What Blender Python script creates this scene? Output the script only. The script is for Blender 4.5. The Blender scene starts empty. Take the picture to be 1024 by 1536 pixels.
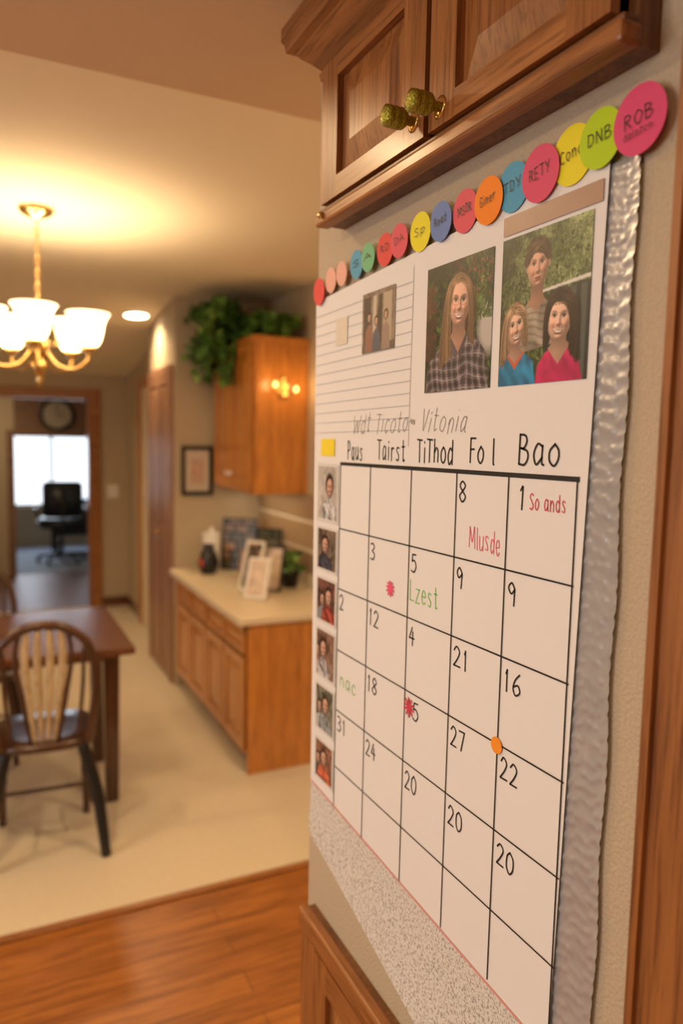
import bpy, bmesh, math, random
import numpy as np
from math import comb
from mathutils import Vector, Matrix
random.seed(7); np.random.seed(7)
C = bpy.context.collection

# ------------------------------------------------------------------ materials
def newmat(name):
    m = bpy.data.materials.new(name); m.use_nodes = True
    nt = m.node_tree; b = nt.nodes["Principled BSDF"]
    return m, nt, b
def N(nt, t, **kw):
    n = nt.nodes.new(t)
    for k, v in kw.items():
        if k in n.inputs: n.inputs[k].default_value = v
        else: setattr(n, k, v)
    return n
def plain(name, col, rough=0.6, metal=0.0, bump=0.0, bscale=60, var=0.06, spec=0.5, emis=0, ecol=None):
    m, nt, b = newmat(name)
    tc = N(nt, "ShaderNodeTexCoord")
    nz = N(nt, "ShaderNodeTexNoise", Scale=bscale, Detail=3.0)
    nt.links.new(tc.outputs["Object"], nz.inputs["Vector"])
    mx = N(nt, "ShaderNodeMixRGB")
    mx.inputs[1].default_value = (*[c*(1-var) for c in col], 1)
    mx.inputs[2].default_value = (*[min(1, c*(1+var)) for c in col], 1)
    nt.links.new(nz.outputs["Fac"], mx.inputs[0]); nt.links.new(mx.outputs[0], b.inputs["Base Color"])
    b.inputs["Roughness"].default_value = rough; b.inputs["Metallic"].default_value = metal
    b.inputs["Specular IOR Level"].default_value = spec
    if bump:
        bp = N(nt, "ShaderNodeBump", Strength=bump, Distance=0.002)
        nt.links.new(nz.outputs["Fac"], bp.inputs["Height"]); nt.links.new(bp.outputs[0], b.inputs["Normal"])
    if emis:
        b.inputs["Emission Color"].default_value = (*(ecol or col), 1); b.inputs["Emission Strength"].default_value = emis
    return m
def wood(name, c1, c2, axis='z', rough=0.35, fine=55, coat=0.2, c3=None):
    m, nt, b = newmat(name)
    tc = N(nt, "ShaderNodeTexCoord")
    s = {'x': (1.2, fine/2, fine/2), 'y': (fine/2, 1.2, fine/2), 'z': (fine/2, fine/2, 1.2)}[axis]
    mp = N(nt, "ShaderNodeMapping"); mp.inputs["Scale"].default_value = s
    nt.links.new(tc.outputs["Object"], mp.inputs["Vector"])
    n1 = N(nt, "ShaderNodeTexNoise", Scale=1.0, Detail=5.0, Roughness=0.6, Distortion=0.4)
    nt.links.new(mp.outputs[0], n1.inputs["Vector"])
    n2 = N(nt, "ShaderNodeTexNoise", Scale=6.0, Detail=4.0, Roughness=0.7)
    nt.links.new(mp.outputs[0], n2.inputs["Vector"])
    r = N(nt, "ShaderNodeValToRGB")
    r.color_ramp.elements[0].position = 0.32; r.color_ramp.elements[0].color = (*c1, 1)
    r.color_ramp.elements[1].position = 0.68; r.color_ramp.elements[1].color = (*c2, 1)
    nt.links.new(n1.outputs["Fac"], r.inputs[0])
    r2 = N(nt, "ShaderNodeValToRGB")
    r2.color_ramp.elements[0].position = 0.36; r2.color_ramp.elements[0].color = (.45, .38, .33, 1)
    r2.color_ramp.elements[1].position = 0.52; r2.color_ramp.elements[1].color = (1, 1, 1, 1)
    nt.links.new(n2.outputs["Fac"], r2.inputs[0])
    mx = N(nt, "ShaderNodeMixRGB", blend_type='MULTIPLY'); mx.inputs[0].default_value = 0.8
    nt.links.new(r.outputs[0], mx.inputs[1]); nt.links.new(r2.outputs[0], mx.inputs[2])
    nt.links.new(mx.outputs[0], b.inputs["Base Color"])
    b.inputs["Roughness"].default_value = rough
    b.inputs["Coat Weight"].default_value = coat; b.inputs["Coat Roughness"].default_value = 0.2
    bp = N(nt, "ShaderNodeBump", Strength=0.15, Distance=0.001)
    nt.links.new(n2.outputs["Fac"], bp.inputs["Height"]); nt.links.new(bp.outputs[0], b.inputs["Normal"])
    return m
def brick(name, c1, c2, mortar, sx, bw, rh, rough, swap=None, ms=0.01, grain=True):
    m, nt, b = newmat(name)
    tc = N(nt, "ShaderNodeTexCoord"); mp = N(nt, "ShaderNodeMapping")
    if swap: mp.inputs["Rotation"].default_value = swap
    nt.links.new(tc.outputs["Object"], mp.inputs["Vector"])
    br = N(nt, "ShaderNodeTexBrick", Scale=sx); br.offset = 0.4
    br.inputs["Color1"].default_value = (*c1, 1); br.inputs["Color2"].default_value = (*c2, 1); br.inputs["Mortar"].default_value = (*mortar, 1)
    br.inputs["Brick Width"].default_value = bw; br.inputs["Row Height"].default_value = rh; br.inputs["Mortar Size"].default_value = ms
    nt.links.new(mp.outputs[0], br.inputs["Vector"])
    out = br.outputs["Color"]
    if grain:
        m2 = N(nt, "ShaderNodeMapping"); m2.inputs["Scale"].default_value = (2, 26, 26)
        nt.links.new(tc.outputs["Object"], m2.inputs["Vector"])
        nz = N(nt, "ShaderNodeTexNoise", Scale=2.0, Detail=6.0, Roughness=0.65, Distortion=0.6)
        nt.links.new(m2.outputs[0], nz.inputs["Vector"])
        r = N(nt, "ShaderNodeValToRGB"); r.color_ramp.elements[0].position = .35; r.color_ramp.elements[0].color = (.42, .34, .28, 1)
        r.color_ramp.elements[1].position = .62; r.color_ramp.elements[1].color = (1.0, 1, 1, 1)
        nt.links.new(nz.outputs["Fac"], r.inputs[0])
        mx = N(nt, "ShaderNodeMixRGB", blend_type='MULTIPLY'); mx.inputs[0].default_value = .85
        nt.links.new(out, mx.inputs[1]); nt.links.new(r.outputs[0], mx.inputs[2]); out = mx.outputs[0]
    nt.links.new(out, b.inputs["Base Color"]); b.inputs["Roughness"].default_value = rough
    return m
def vcol(name, rough=0.25):
    m, nt, b = newmat(name)
    a = N(nt, "ShaderNodeVertexColor", layer_name="Col")
    nt.links.new(a.outputs["Color"], b.inputs["Base Color"]); b.inputs["Roughness"].default_value = rough
    return m

OAK1, OAK2 = (.24, .085, .022), (.43, .175, .048)
M_oakz = wood("oak_vertical", OAK1, OAK2, 'z', rough=.42, coat=.12)
M_oaky = wood("oak_horizontal", OAK1, OAK2, 'y', rough=.42, coat=.12)
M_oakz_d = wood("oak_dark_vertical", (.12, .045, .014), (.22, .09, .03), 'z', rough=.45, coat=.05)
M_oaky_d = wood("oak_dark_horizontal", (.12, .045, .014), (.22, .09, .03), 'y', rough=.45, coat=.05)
M_kitz = wood("kitchen_oak", (.46, .165, .028), (.68, .28, .055), 'z', rough=.28, coat=.5)
M_kity = wood("kitchen_oak_h", (.46, .165, .028), (.68, .28, .055), 'y', rough=.28, coat=.5)
M_pink = wood("pantry_door_wood", (.28, .14, .085), (.40, .22, .14), 'z', rough=.4)
M_dark = wood("dark_table_wood", (.10, .032, .013), (.19, .065, .025), 'x', rough=.25, coat=.5)
M_darkz = wood("dark_chair_wood", (.05, .02, .01), (.11, .045, .02), 'z', rough=.3, coat=.4)
M_black = plain("black_paint", (.012, .011, .011), .35)
M_slat = wood("cream_slat", (.52, .39, .22), (.72, .58, .36), 'z', rough=.5)
M_trimx = wood("trim_oak_x", OAK1, OAK2, 'x')
M_hallpanel = wood("hall_panel_wood", (.18, .095, .055), (.28, .16, .10), 'x', rough=.5)
M_wall = plain("wall_paint", (.50, .41, .295), .85, bump=.8, bscale=260, var=.14)
M_wall2 = plain("wall_paint_far", (.48, .39, .27), .85, bump=.2, bscale=120)
M_ceil = plain("ceiling_paint", (.84, .75, .58), .9, bump=.2, bscale=90, var=.02)
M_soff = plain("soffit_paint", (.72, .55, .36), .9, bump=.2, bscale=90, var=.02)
M_carpet = plain("carpet", (.62, .53, .40), .95, bump=.9, bscale=160, var=.14)
M_floor = brick("wood_floor_mat", (.44, .165, .034), (.34, .12, .026), (.12, .04, .012), 1.0, 1.1, .085, .34, ms=.0014)
M_floor2 = brick("hall_floor_mat", (.20, .07, .03), (.14, .05, .02), (.06, .02, .01), 1.0, 1.1, .085, .45, ms=.0016)
M_floor3 = plain("far_floor_mat", (.20, .23, .30), .7)
M_tile = brick("backsplash_tile", (.46, .31, .18), (.30, .20, .12), (.78, .70, .58), 1.0, .16, .07, .3, swap=(math.pi/2, 0, math.pi/2), ms=.008, grain=False)
M_counter = plain("countertop_laminate", (.70, .59, .43), .3, bscale=300, var=.1)
M_brass = plain("brass", (.72, .50, .20), .22, 1.0)
M_cream = plain("cream_paint", (.72, .62, .46), .5)
M_ink = plain("black_ink", (.012, .011, .012), .5)
M_inkg = plain("grey_pencil", (.30, .29, .29), .6)
M_line = plain("lined_paper_rule", (.42, .43, .46), .7)
M_white = plain("white_plastic", (.8, .78, .74), .4)

# ------------------------------------------------------------------ mesh helpers
def finish(bm, name, mat, parent=None, smooth=False, mats=None):
    me = bpy.data.meshes.new(name); bm.normal_update(); bm.to_mesh(me); bm.free()
    for mm in (mats or [mat]): me.materials.append(mm)
    if smooth:
        for p in me.polygons: p.use_smooth = True
    o = bpy.data.objects.new(name, me); C.objects.link(o)
    if parent: o.parent = parent
    return o
def empty(name, loc=(0, 0, 0)):
    e = bpy.data.objects.new(name, None); C.objects.link(e); e.empty_display_size = .1
    return e
def abox(bm, a, b, mi=0):
    x0, y0, z0 = [min(a[i], b[i]) for i in range(3)]; x1, y1, z1 = [max(a[i], b[i]) for i in range(3)]
    v = [bm.verts.new(p) for p in [(x0,y0,z0),(x1,y0,z0),(x1,y1,z0),(x0,y1,z0),(x0,y0,z1),(x1,y0,z1),(x1,y1,z1),(x0,y1,z1)]]
    for f in [(0,3,2,1),(4,5,6,7),(0,1,5,4),(1,2,6,5),(2,3,7,6),(3,0,4,7)]:
        ff = bm.faces.new([v[i] for i in f]); ff.material_index = mi
def box(name, a, b, mat, parent=None, bevel=0.0):
    bm = bmesh.new(); abox(bm, a, b)
    if bevel: bmesh.ops.bevel(bm, geom=bm.edges[:], offset=bevel, segments=2, affect='EDGES', profile=.5)
    return finish(bm, name, mat, parent)
def boxes(name, lst, mat, parent=None):
    bm = bmesh.new()
    for a, b in lst: abox(bm, a, b)
    return finish(bm, name, mat, parent)
def lathe_bm(bm, prof, c, seg=24, mi=0):
    rings = []
    for r, z in prof:
        rings.append([bm.verts.new((c[0]+max(r, 1e-4)*math.cos(2*math.pi*i/seg), c[1]+max(r, 1e-4)*math.sin(2*math.pi*i/seg), c[2]+z)) for i in range(seg)])
    for k in range(len(rings)-1):
        for i in range(seg):
            f = bm.faces.new([rings[k][i], rings[k][(i+1) % seg], rings[k+1][(i+1) % seg], rings[k+1][i]]); f.material_index = mi; f.smooth = True
def lathe(name, prof, c, mat, parent=None, seg=28):
    bm = bmesh.new(); lathe_bm(bm, prof, c, seg)
    return finish(bm, name, mat, parent, True)
def crom(P, n=8):
    P = [Vector(p) for p in P]
    if len(P) < 3: return P
    Q = [P[0]*2-P[1]] + P + [P[-1]*2-P[-2]]; out = []
    for i in range(1, len(Q)-2):
        for k in range(n):
            t = k/n; a, b, c, d = Q[i-1], Q[i], Q[i+1], Q[i+2]
            out.append(.5*((2*b)+(c-a)*t+(2*a-5*b+4*c-d)*t*t+(3*b-a-3*c+d)*t**3))
    out.append(P[-1]); return out
def tube_bm(bm, path, rad, seg=10, closed=False, ry=None):
    n = len(path); rings = []
    prev = None
    for i, p in enumerate(path):
        if closed: t = (path[(i+1) % n]-path[i-1])
        else: t = path[min(i+1, n-1)]-path[max(i-1, 0)]
        t.normalize()
        if prev is None:
            a = Vector((1, 0, 0)) if abs(t.x) < .8 else Vector((0, 1, 0))
            s = t.cross(a).normalized()
        else:
            s = (prev - t*prev.dot(t)).normalized()
        prev = s; u = t.cross(s)
        r = rad[min(i, len(rad)-1)] if isinstance(rad, (list, tuple)) else rad
        rings.append([bm.verts.new(p + s*r*math.cos(2*math.pi*k/seg) + u*(ry or r)*math.sin(2*math.pi*k/seg)) for k in range(seg)])
    m = n if closed else n-1
    for i in range(m):
        for k in range(seg):
            f = bm.faces.new([rings[i][k], rings[i][(k+1) % seg], rings[(i+1) % n][(k+1) % seg], rings[(i+1) % n][k]]); f.smooth = True
    if not closed:
        bm.faces.new(rings[0][::-1]); bm.faces.new(rings[-1])
def tube(name, pts, rad, mat, parent=None, seg=10, n=8, smooth=True):
    bm = bmesh.new(); path = crom(pts, n) if smooth else [Vector(p) for p in pts]
    if isinstance(rad, (list, tuple)) and len(rad) == len(pts) and len(path) != len(pts):
        rr = np.interp(np.linspace(0, len(pts)-1, len(path)), range(len(pts)), rad); rad = [float(x) for x in rr]
    tube_bm(bm, path, rad, seg)
    bmesh.ops.recalc_face_normals(bm, faces=bm.faces[:])
    return finish(bm, name, mat, parent)

def raised_door(name, x, y0, y1, z0, z1, st, mz, my, parent, th=.018, sh=None):
    """cabinet door whose face looks to -X"""
    sh = sh or st
    bm = bmesh.new()
    xf = x-th
    if y0 > y1: y0, y1 = y1, y0
    abox(bm, (x, y0, z0), (xf+.010, y1, z1), 0)
    abox(bm, (x-.002, y0, z0), (xf, y0+st, z1), 0); abox(bm, (x-.002, y1-st, z0), (xf, y1, z1), 0)
    abox(bm, (x-.002, y0+st, z0), (xf, y1-st, z0+sh), 1); abox(bm, (x-.002, y0+st, z1-sh), (xf, y1-st, z1), 1)
    g = .006; s = min(.03, (y1-y0-2*st)*.22, (z1-z0-2*sh)*.3)
    a0, a1, b0, b1 = y0+st+g, y1-st-g, z0+sh+g, z1-sh-g
    lo = [bm.verts.new((xf+.0098, *p)) for p in [(a0,b0),(a1,b0),(a1,b1),(a0,b1)]]
    hi = [bm.verts.new((xf+.002, *p)) for p in [(a0+s,b0+s),(a1-s,b0+s),(a1-s,b1-s),(a0+s,b1-s)]]
    for i in range(4): bm.faces.new([lo[i], lo[(i+1) % 4], hi[(i+1) % 4], hi[i]])
    bm.faces.new(hi)
    bmesh.ops.recalc_face_normals(bm, faces=bm.faces[:])
    return finish(bm, name, None, parent, mats=[mz, my])

# ------------------------------------------------------------------ room shell
XR = 1.63
box("floor", (-2.8, -2.2, -.05), (1.75, 2.39, 0), M_floor)
box("floor_carpet", (-2.8, 2.39, -.05), (1.75, 7.05, .004), M_carpet)
box("trim_1", (-2.8, 2.375, 0), (XR, 2.405, .010), M_trimx, bevel=.003)
box("floor_hall", (-2.8, 7.05, -.05), (2.6, 8.95, 0), M_floor2)
box("floor_far_room", (-2.8, 8.95, -.05), (2.6, 11.2, 0), M_floor3)
box("wall_calendar_side", (.50, -2.2, 0), (1.75, 1.13, 2.22), M_wall)
box("wall_right", (XR, 1.13, 0), (1.75, 4.55, 2.44), M_wall2)
box("wall_picture", (1.07, 4.55, 0), (1.75, 5.30, 2.44), M_wall2)
box("wall_pantry", (1.20, 5.30, 0), (1.75, 7.05, 2.44), M_wall2)
boxes("wall_left", [((-2.9,-2.2,0),(-2.8,7.05,.85)), ((-2.9,-2.2,.85),(-2.8,-.1,2.1)), ((-2.9,1.7,.85),(-2.8,7.05,2.1)), ((-2.9,-2.2,2.1),(-2.8,7.05,2.44))], M_wall2)
box("wall_back", (-2.9, -2.3, 0), (1.75, -2.2, 2.22), M_wall2)
wf = empty("added_window")  # window added out of view so soft light reaches the calendar
boxes("added_window_frame", [((-2.87,-.1,.85),(-2.82,1.7,.90)),((-2.87,-.1,2.05),(-2.82,1.7,2.1)),((-2.87,-.1,.9),(-2.82,-.05,2.05)),((-2.87,1.65,.9),(-2.82,1.7,2.05)),((-2.87,.78,.9),(-2.82,.82,2.05)),((-2.87,-.05,1.46),(-2.82,.78,1.49)),((-2.87,.82,1.46),(-2.82,1.65,1.49))], M_oaky, wf)
boxes("wall_far", [((.88,7.0,0),(1.20,7.1,2.44)), ((-2.9,7.0,0),(-.75,7.1,2.44)), ((-.75,7.0,1.91),(.88,7.1,2.44))], M_wall2)
boxes("trim_2", [((.88,6.975,0),(.965,7.0,1.985)), ((-.835,6.975,0),(-.75,7.0,1.985)), ((-.75,6.975,1.91),(.88,7.0,1.985)), ((.86,7.0,0),(.88,7.1,1.91)),((-.75,7.0,0),(-.73,7.1,1.91)),((-.73,7.0,1.89),(.86,7.1,1.91))], M_trimx)
box("baseboard_far", (.966, 6.985, .004), (1.20, 7.0, .09), M_dark)
box("baseboard_pantry", (1.185, 6.35, .004), (1.20, 6.98, .09), M_dark)
box("ceiling_soffit", (-2.9, -2.3, 2.22), (1.75, 1.45, 2.50), M_soff)
bm = bmesh.new()
pr = [(1.45, 2.42), (4.6, 2.42), (7.1, 2.11), (7.1, 2.5), (1.45, 2.5)]
A = [bm.verts.new((-2.9, y, z)) for y, z in pr]; B = [bm.verts.new((1.75, y, z)) for y, z in pr]
bm.faces.new(A); bm.faces.new(B[::-1])
for i in range(5): bm.faces.new([A[i], A[(i+1) % 5], B[(i+1) % 5], B[i]])
bmesh.ops.recalc_face_normals(bm, faces=bm.faces[:])
finish(bm, "ceiling", M_ceil)
box("ceiling_hall", (-2.8, 7.1, 2.3), (2.7, 11.3, 2.4), M_soff)
box("wall_hall_right", (2.6, 7.1, 0), (2.7, 11.2, 2.3), M_wall2)
box("wall_hall_left", (-2.9, 7.1, 0), (-2.8, 11.2, 2.3), M_wall2)
boxes("wall_hall_front", [((1.75,7.05,0),(2.6,7.1,2.3))], M_wall2)
boxes("wall_hall_back", [((1.13,8.9,0),(2.6,9.0,2.3)), ((-2.8,8.9,0),(.32,9.0,2.3))], M_wall2)
box("trim_header", (.32, 8.9, 1.55), (1.13, 9.0, 2.3), M_hallpanel)
boxes("trim_3", [((1.11,8.88,0),(1.2,8.9,1.62)), ((.24,8.88,0),(.32,8.9,1.62)), ((.32,8.88,1.55),(1.11,8.9,1.62))], M_hallpanel)
boxes("wall_far_room", [((-2.8,11.2,0),(2.6,11.3,.55)), ((-2.8,11.2,2.05),(2.6,11.3,2.3)), ((-2.8,11.2,.55),(.15,11.3,2.05)), ((1.6,11.2,.55),(2.6,11.3,2.05))], M_wall2)
w2 = empty("window_2")
boxes("window_frame_far", [((.15,11.2,.55),(1.6,11.25,.6)),((.15,11.2,2.0),(1.6,11.25,2.05)),((.15,11.2,.6),(.2,11.25,2.0)),((1.55,11.2,.6),(1.6,11.25,2.0)),((.86,11.2,.6),(.9,11.25,2.0))], M_white, w2)

d1 = empty("pantry_door")
boxes("pantry_casing", [((1.052,4.60,.004),(1.0695,4.66,2.02)), ((1.052,5.24,.004),(1.0695,5.30,2.02)), ((1.052,4.66,1.96),(1.0695,5.24,2.02))], M_pink, d1)
for i, (a, b) in enumerate([(4.665, 4.948), (4.952, 5.235)]):
    raised_door("pantry_panel_low_%d" % i, 1.069, a, b, .02, .95, .05, M_pink, M_pink, d1)
    raised_door("pantry_panel_high_%d" % i, 1.069, a, b, .95, 1.955, .05, M_pink, M_pink, d1)
bm = bmesh.new(); lathe_bm(bm, [(0,0),(.006,0),(.006,.012),(.014,.018),(.012,.028),(0,.03)], (0,0,0), 16)
o = finish(bm, "pantry_knob", M_brass, d1, True); o.rotation_euler = (0, -math.pi/2, 0); o.location = (1.051, 4.90, .95)
d2 = empty("hallway_door")
boxes("side_casing", [((1.17,5.32,.004),(1.199,5.42,2.05)), ((1.17,6.22,.004),(1.199,6.32,2.05)), ((1.17,5.42,1.97),(1.199,6.22,2.05))], M_kitz, d2)
raised_door("side_door_leaf_low", 1.199, 5.43, 6.21, .01, 1.0, .1, M_cream, M_cream, d2)
raised_door("side_door_leaf_high", 1.199, 5.43, 6.21, 1.0, 1.965, .1, M_cream, M_cream, d2)

t4 = empty("oak_door")
boxes("door_casing", [((.478,.335,.001),(.4995,.416,2.12))], M_oakz, t4)
boxes("door_casing_step", [((.470,.335,.001),(.478,.352,2.12)),((.473,.404,.001),(.478,.412,2.12))], M_oakz, t4)
raised_door("door_leaf_low", .499, -.45, .333, .01, 1.0, .1, M_oakz, M_oaky, t4)
raised_door("door_leaf_high", .499, -.45, .333, 1.0, 2.04, .1, M_oakz, M_oaky, t4)
boxes("door_casing_far", [((.478,-.54,.001),(.4995,-.455,2.12)),((.478,-.455,2.045),(.4995,.335,2.12))], M_oakz, t4)

ls = empty("light_switch")
box("switch_plate", (1.02, 6.992, 1.01), (1.12, 6.9995, 1.13), M_white, ls, bevel=.002)
boxes("switch_toggles", [((1.042,6.982,1.055),(1.054,6.992,1.085)),((1.086,6.982,1.055),(1.098,6.992,1.085))], M_white, ls)

M_glow = plain("lamp_lens", (1, .9, .7), .5, emis=12, ecol=(1, .86, .6))
rl = empty("recessed_light")
def downlight(c, tilt, parent, r=.075):
    bm = bmesh.new(); lathe_bm(bm, [(r*1.3, 0), (r*1.3, -.008), (r*1.02, -.010), (r, 0)], (0, 0, 0), 32)
    o = finish(bm, "trim_ring", M_white, parent, True)
    bm = bmesh.new(); lathe_bm(bm, [(0, -.004), (r, -.004)], (0, 0, 0), 32)
    p = finish(bm, "lens", M_glow, parent, True)
    for q in (o, p): q.location = c; q.rotation_euler = (tilt, 0, 0)
downlight((.928, 5.03, 2.3645), -math.atan(.124), rl)

# ------------------------------------------------------------------ oak cabinet above calendar
uc = empty("oak_wall_cabinet")
box("carcass", (.475, .457, 1.887), (.4995, 1.035, 2.12), M_oakz_d, uc)
box("bottom_rail", (.452, .452, 1.884), (.4755, 1.04, 1.902), M_oaky, uc, bevel=.004)
box("bottom_bead", (.457, .455, 1.902), (.475, 1.037, 1.908), M_oaky_d, uc, bevel=.002)
raised_door("cabinet_door_a", .475, .741, 1.020, 1.911, 2.100, .050, M_oakz, M_oaky, uc, th=.022, sh=.028)
raised_door("cabinet_door_b", .475, .466, .731, 1.911, 2.100, .050, M_oakz, M_oaky, uc, th=.022, sh=.028)
box("centre_stile", (.468, .729, 1.908), (.475, .743, 2.11), M_oakz_d, uc)
def crown(name, prof, z0, mat, parent, x, ye, ys):
    bm = bmesh.new(); rows = []
    for d, h in prof:
        rows.append([bm.verts.new(p) for p in [(x-d, ys, z0+h), (x-d, ye+d*.8, z0+h), (.4995, ye+d*.8, z0+h)]])
    for i in range(len(rows)-1):
        for k in range(2): bm.faces.new([rows[i][k], rows[i][k+1], rows[i+1][k+1], rows[i+1][k]])
    bmesh.ops.recalc_face_normals(bm, faces=bm.faces[:])
    return finish(bm, name, mat, parent)
cp = [(0,0),(.010,0),(.012,.010),(.008,.014),(.020,.024),(.034,.034),(.040,.042),(.052,.044),(.054,.056),(.058,.060),(.058,.078),(0,.078)]
crown("crown_moulding", cp, 2.094, M_oaky, uc, .470, 1.036, .452)
M_tinsel = plain("green_gold_knob", (.36, .34, .05), .22, .9, bump=1.0, bscale=420, var=.6)
for i, (y, z) in enumerate([(.763, 1.935), (.708, 1.930)]):
    bm = bmesh.new(); lathe_bm(bm, [(0,.0),(.006,0),(.005,.008),(.009,.012),(.0115,.015),(.012,.019),(.0105,.021),(.012,.023),(.012,.028),(.0105,.030),(.012,.032),(.0115,.038),(.006,.041),(0,.041)], (0,0,0), 24)
    o = finish(bm, "knob_%d" % i, M_tinsel, uc, True); o.rotation_euler = (0, -math.pi/2, 0); o.location = (.4535, y, z)
    bm = bmesh.new(); lathe_bm(bm, [(0,0),(.011,0),(.012,.002),(.008,.004),(0,.004)], (0,0,0), 24)
    o = finish(bm, "knob_rose_%d" % i, M_brass, uc, True); o.rotation_euler = (0, -math.pi/2, 0); o.location = (.4545, y, z)
bm = bmesh.new(); lathe_bm(bm, [(0,0),(.0045,.0),(.005,.004),(.003,.007),(0,.007)], (0,0,0), 16)
o = finish(bm, "brass_pin", M_brass, uc, True); o.rotation_euler = (0, -math.pi/2, 0); o.location = (.452, 1.012, 1.895)

lc = empty("oak_base_cabinet")
box("carcass", (.488, .45, .001), (.4995, 1.10, .772), M_oakz_d, lc)
box("top_rail", (.470, .45, .740), (.4885, 1.105, .775), M_oaky, lc, bevel=.004)
box("end_stile", (.474, 1.045, .001), (.4885, 1.10, .740), M_oakz, lc, bevel=.002)
raised_door("base_door_a", .488, .76, 1.04, .03, .735, .045, M_oakz, M_oaky, lc, th=.016)
raised_door("base_door_b", .488, .455, .74, .03, .735, .045, M_oakz, M_oaky, lc, th=.016)

# ------------------------------------------------------------------ calendar
cal = empty("family_calendar")
XP = .4940
GY = [1.020, .923, .812, .711, .617, .518]; GZ = [1.537, 1.437, 1.343, 1.246, 1.149, 1.056, .978]
def sheet_x(z, y=.8):
    return XP - (max(0, 1.0-z)/.2)**2*.012
bm = bmesh.new(); NZ, NY = 60, 40
def yr(z): return .4985+(1.82-z)*.026
def ztop(y): return 1.822-(y-.49)*.046
def zbot(y): return .795+max(0, (y-.60))*.20
gr = []
for j in range(NY+1):
    col = []
    for i in range(NZ+1):
        yy = 1.124+( .498-1.124)*j/NY
        z = zbot(yy)+(ztop(yy)-zbot(yy))*i/NZ
        y = 1.124 - .010*(1.82-z)/.9 + (yr(z)-1.124+.010*(1.82-z)/.9)*j/NY
        col.append(bm.verts.new((sheet_x(z), y, z)))
    gr.append(col)
for j in range(NY):
    for i in range(NZ):
        f = bm.faces.new([gr[j][i], gr[j+1][i], gr[j+1][i+1], gr[j][i+1]]); f.smooth = True
bmesh.ops.recalc_face_normals(bm, faces=bm.faces[:])
m, nt, b = newmat("calendar_sheet")
tc = N(nt, "ShaderNodeTexCoord"); vz = N(nt, "ShaderNodeTexNoise", Scale=300.0, Detail=2.0, Roughness=.7)
nt.links.new(tc.outputs["Object"], vz.inputs["Vector"])
r = N(nt, "ShaderNodeValToRGB"); r.color_ramp.elements[0].position = .38; r.color_ramp.elements[0].color = (.32,.30,.28,1); r.color_ramp.elements[1].position = .50; r.color_ramp.elements[1].color = (.70,.67,.64,1)
nt.links.new(vz.outputs["Fac"], r.inputs[0])
sp = N(nt, "ShaderNodeSeparateXYZ"); nt.links.new(tc.outputs["Object"], sp.inputs[0])
ma = N(nt, "ShaderNodeMath", operation='MULTIPLY'); ma.inputs[1].default_value = -.045; nt.links.new(sp.outputs["Y"], ma.inputs[0])
ad = N(nt, "ShaderNodeMath", operation='ADD'); nt.links.new(sp.outputs["Z"], ad.inputs[0]); nt.links.new(ma.outputs[0], ad.inputs[1])
lt = N(nt, "ShaderNodeMath", operation='LESS_THAN'); lt.inputs[1].default_value = .942; nt.links.new(ad.outputs[0], lt.inputs[0])
mx = N(nt, "ShaderNodeMixRGB"); mx.inputs[1].default_value = (.78,.765,.77,1); nt.links.new(lt.outputs[0], mx.inputs[0]); nt.links.new(r.outputs[0], mx.inputs[2])
nt.links.new(mx.outputs[0], b.inputs["Base Color"]); b.inputs["Roughness"].default_value = .7; b.inputs["Specular IOR Level"].default_value = .25
finish(bm, "paper_sheet", m, cal)
bm = bmesh.new(); gr = []
NY2, NZ2 = 30, 520
for j in range(NY2+1):
    col = []
    for i in range(NZ2+1):
        z = .80+(1.813-.80)*i/NZ2; y = .56+(.4675-.56)*j/NY2
        q = math.sin(z*420+3*math.sin(y*160))*math.sin(y*330+1.5*math.sin(z*90))
        x = .4968-.0013*max(-.2, q) - .0012*math.exp(-((y-.4675)/.004)**2)
        yy = y + .0015*math.sin(z*38)*(j/NY2)
        col.append(bm.verts.new((x, yy, z)))
    gr.append(col)
for j in range(NY2):
    for i in range(NZ2):
        f = bm.faces.new([gr[j][i], gr[j+1][i], gr[j+1][i+1], gr[j][i+1]]); f.smooth = True
bmesh.ops.recalc_face_normals(bm, faces=bm.faces[:])
M_silver = plain("embossed_silver_film", (.44, .44, .46), .30, .3, bscale=40, var=.2)
finish(bm, "backing_film", M_silver, cal)

def patch(name, y0, y1, z0, z1, x, mat, skew=0):
    bm = bmesh.new(); v = [bm.verts.new(p) for p in [(x,y0,z0),(x,y1,z0+skew),(x,y1,z1+skew),(x,y0,z1)]]
    bm.faces.new(v); bmesh.ops.recalc_face_normals(bm, faces=bm.faces[:]); return finish(bm, name, mat, cal)
def ribbon(bm, pts, t, x):
    P = [Vector((p[0], p[1])) for p in pts]; n = len(P); L = []; R = []
    for i in range(n):
        d = P[min(i+1, n-1)]-P[max(i-1, 0)]
        if d.length < 1e-9: d = Vector((1, 0))
        d.normalize(); nn = Vector((-d.y, d.x))*t/2
        a = P[i]
        if i == 0: a = a-d*t*.35
        if i == n-1: a = a+d*t*.35
        L.append(bm.verts.new((x, a.x+nn.x, a.y+nn.y))); R.append(bm.verts.new((x, a.x-nn.x, a.y-nn.y)))
    for i in range(n-1): bm.faces.new([L[i], L[i+1], R[i+1], R[i]])
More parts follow.
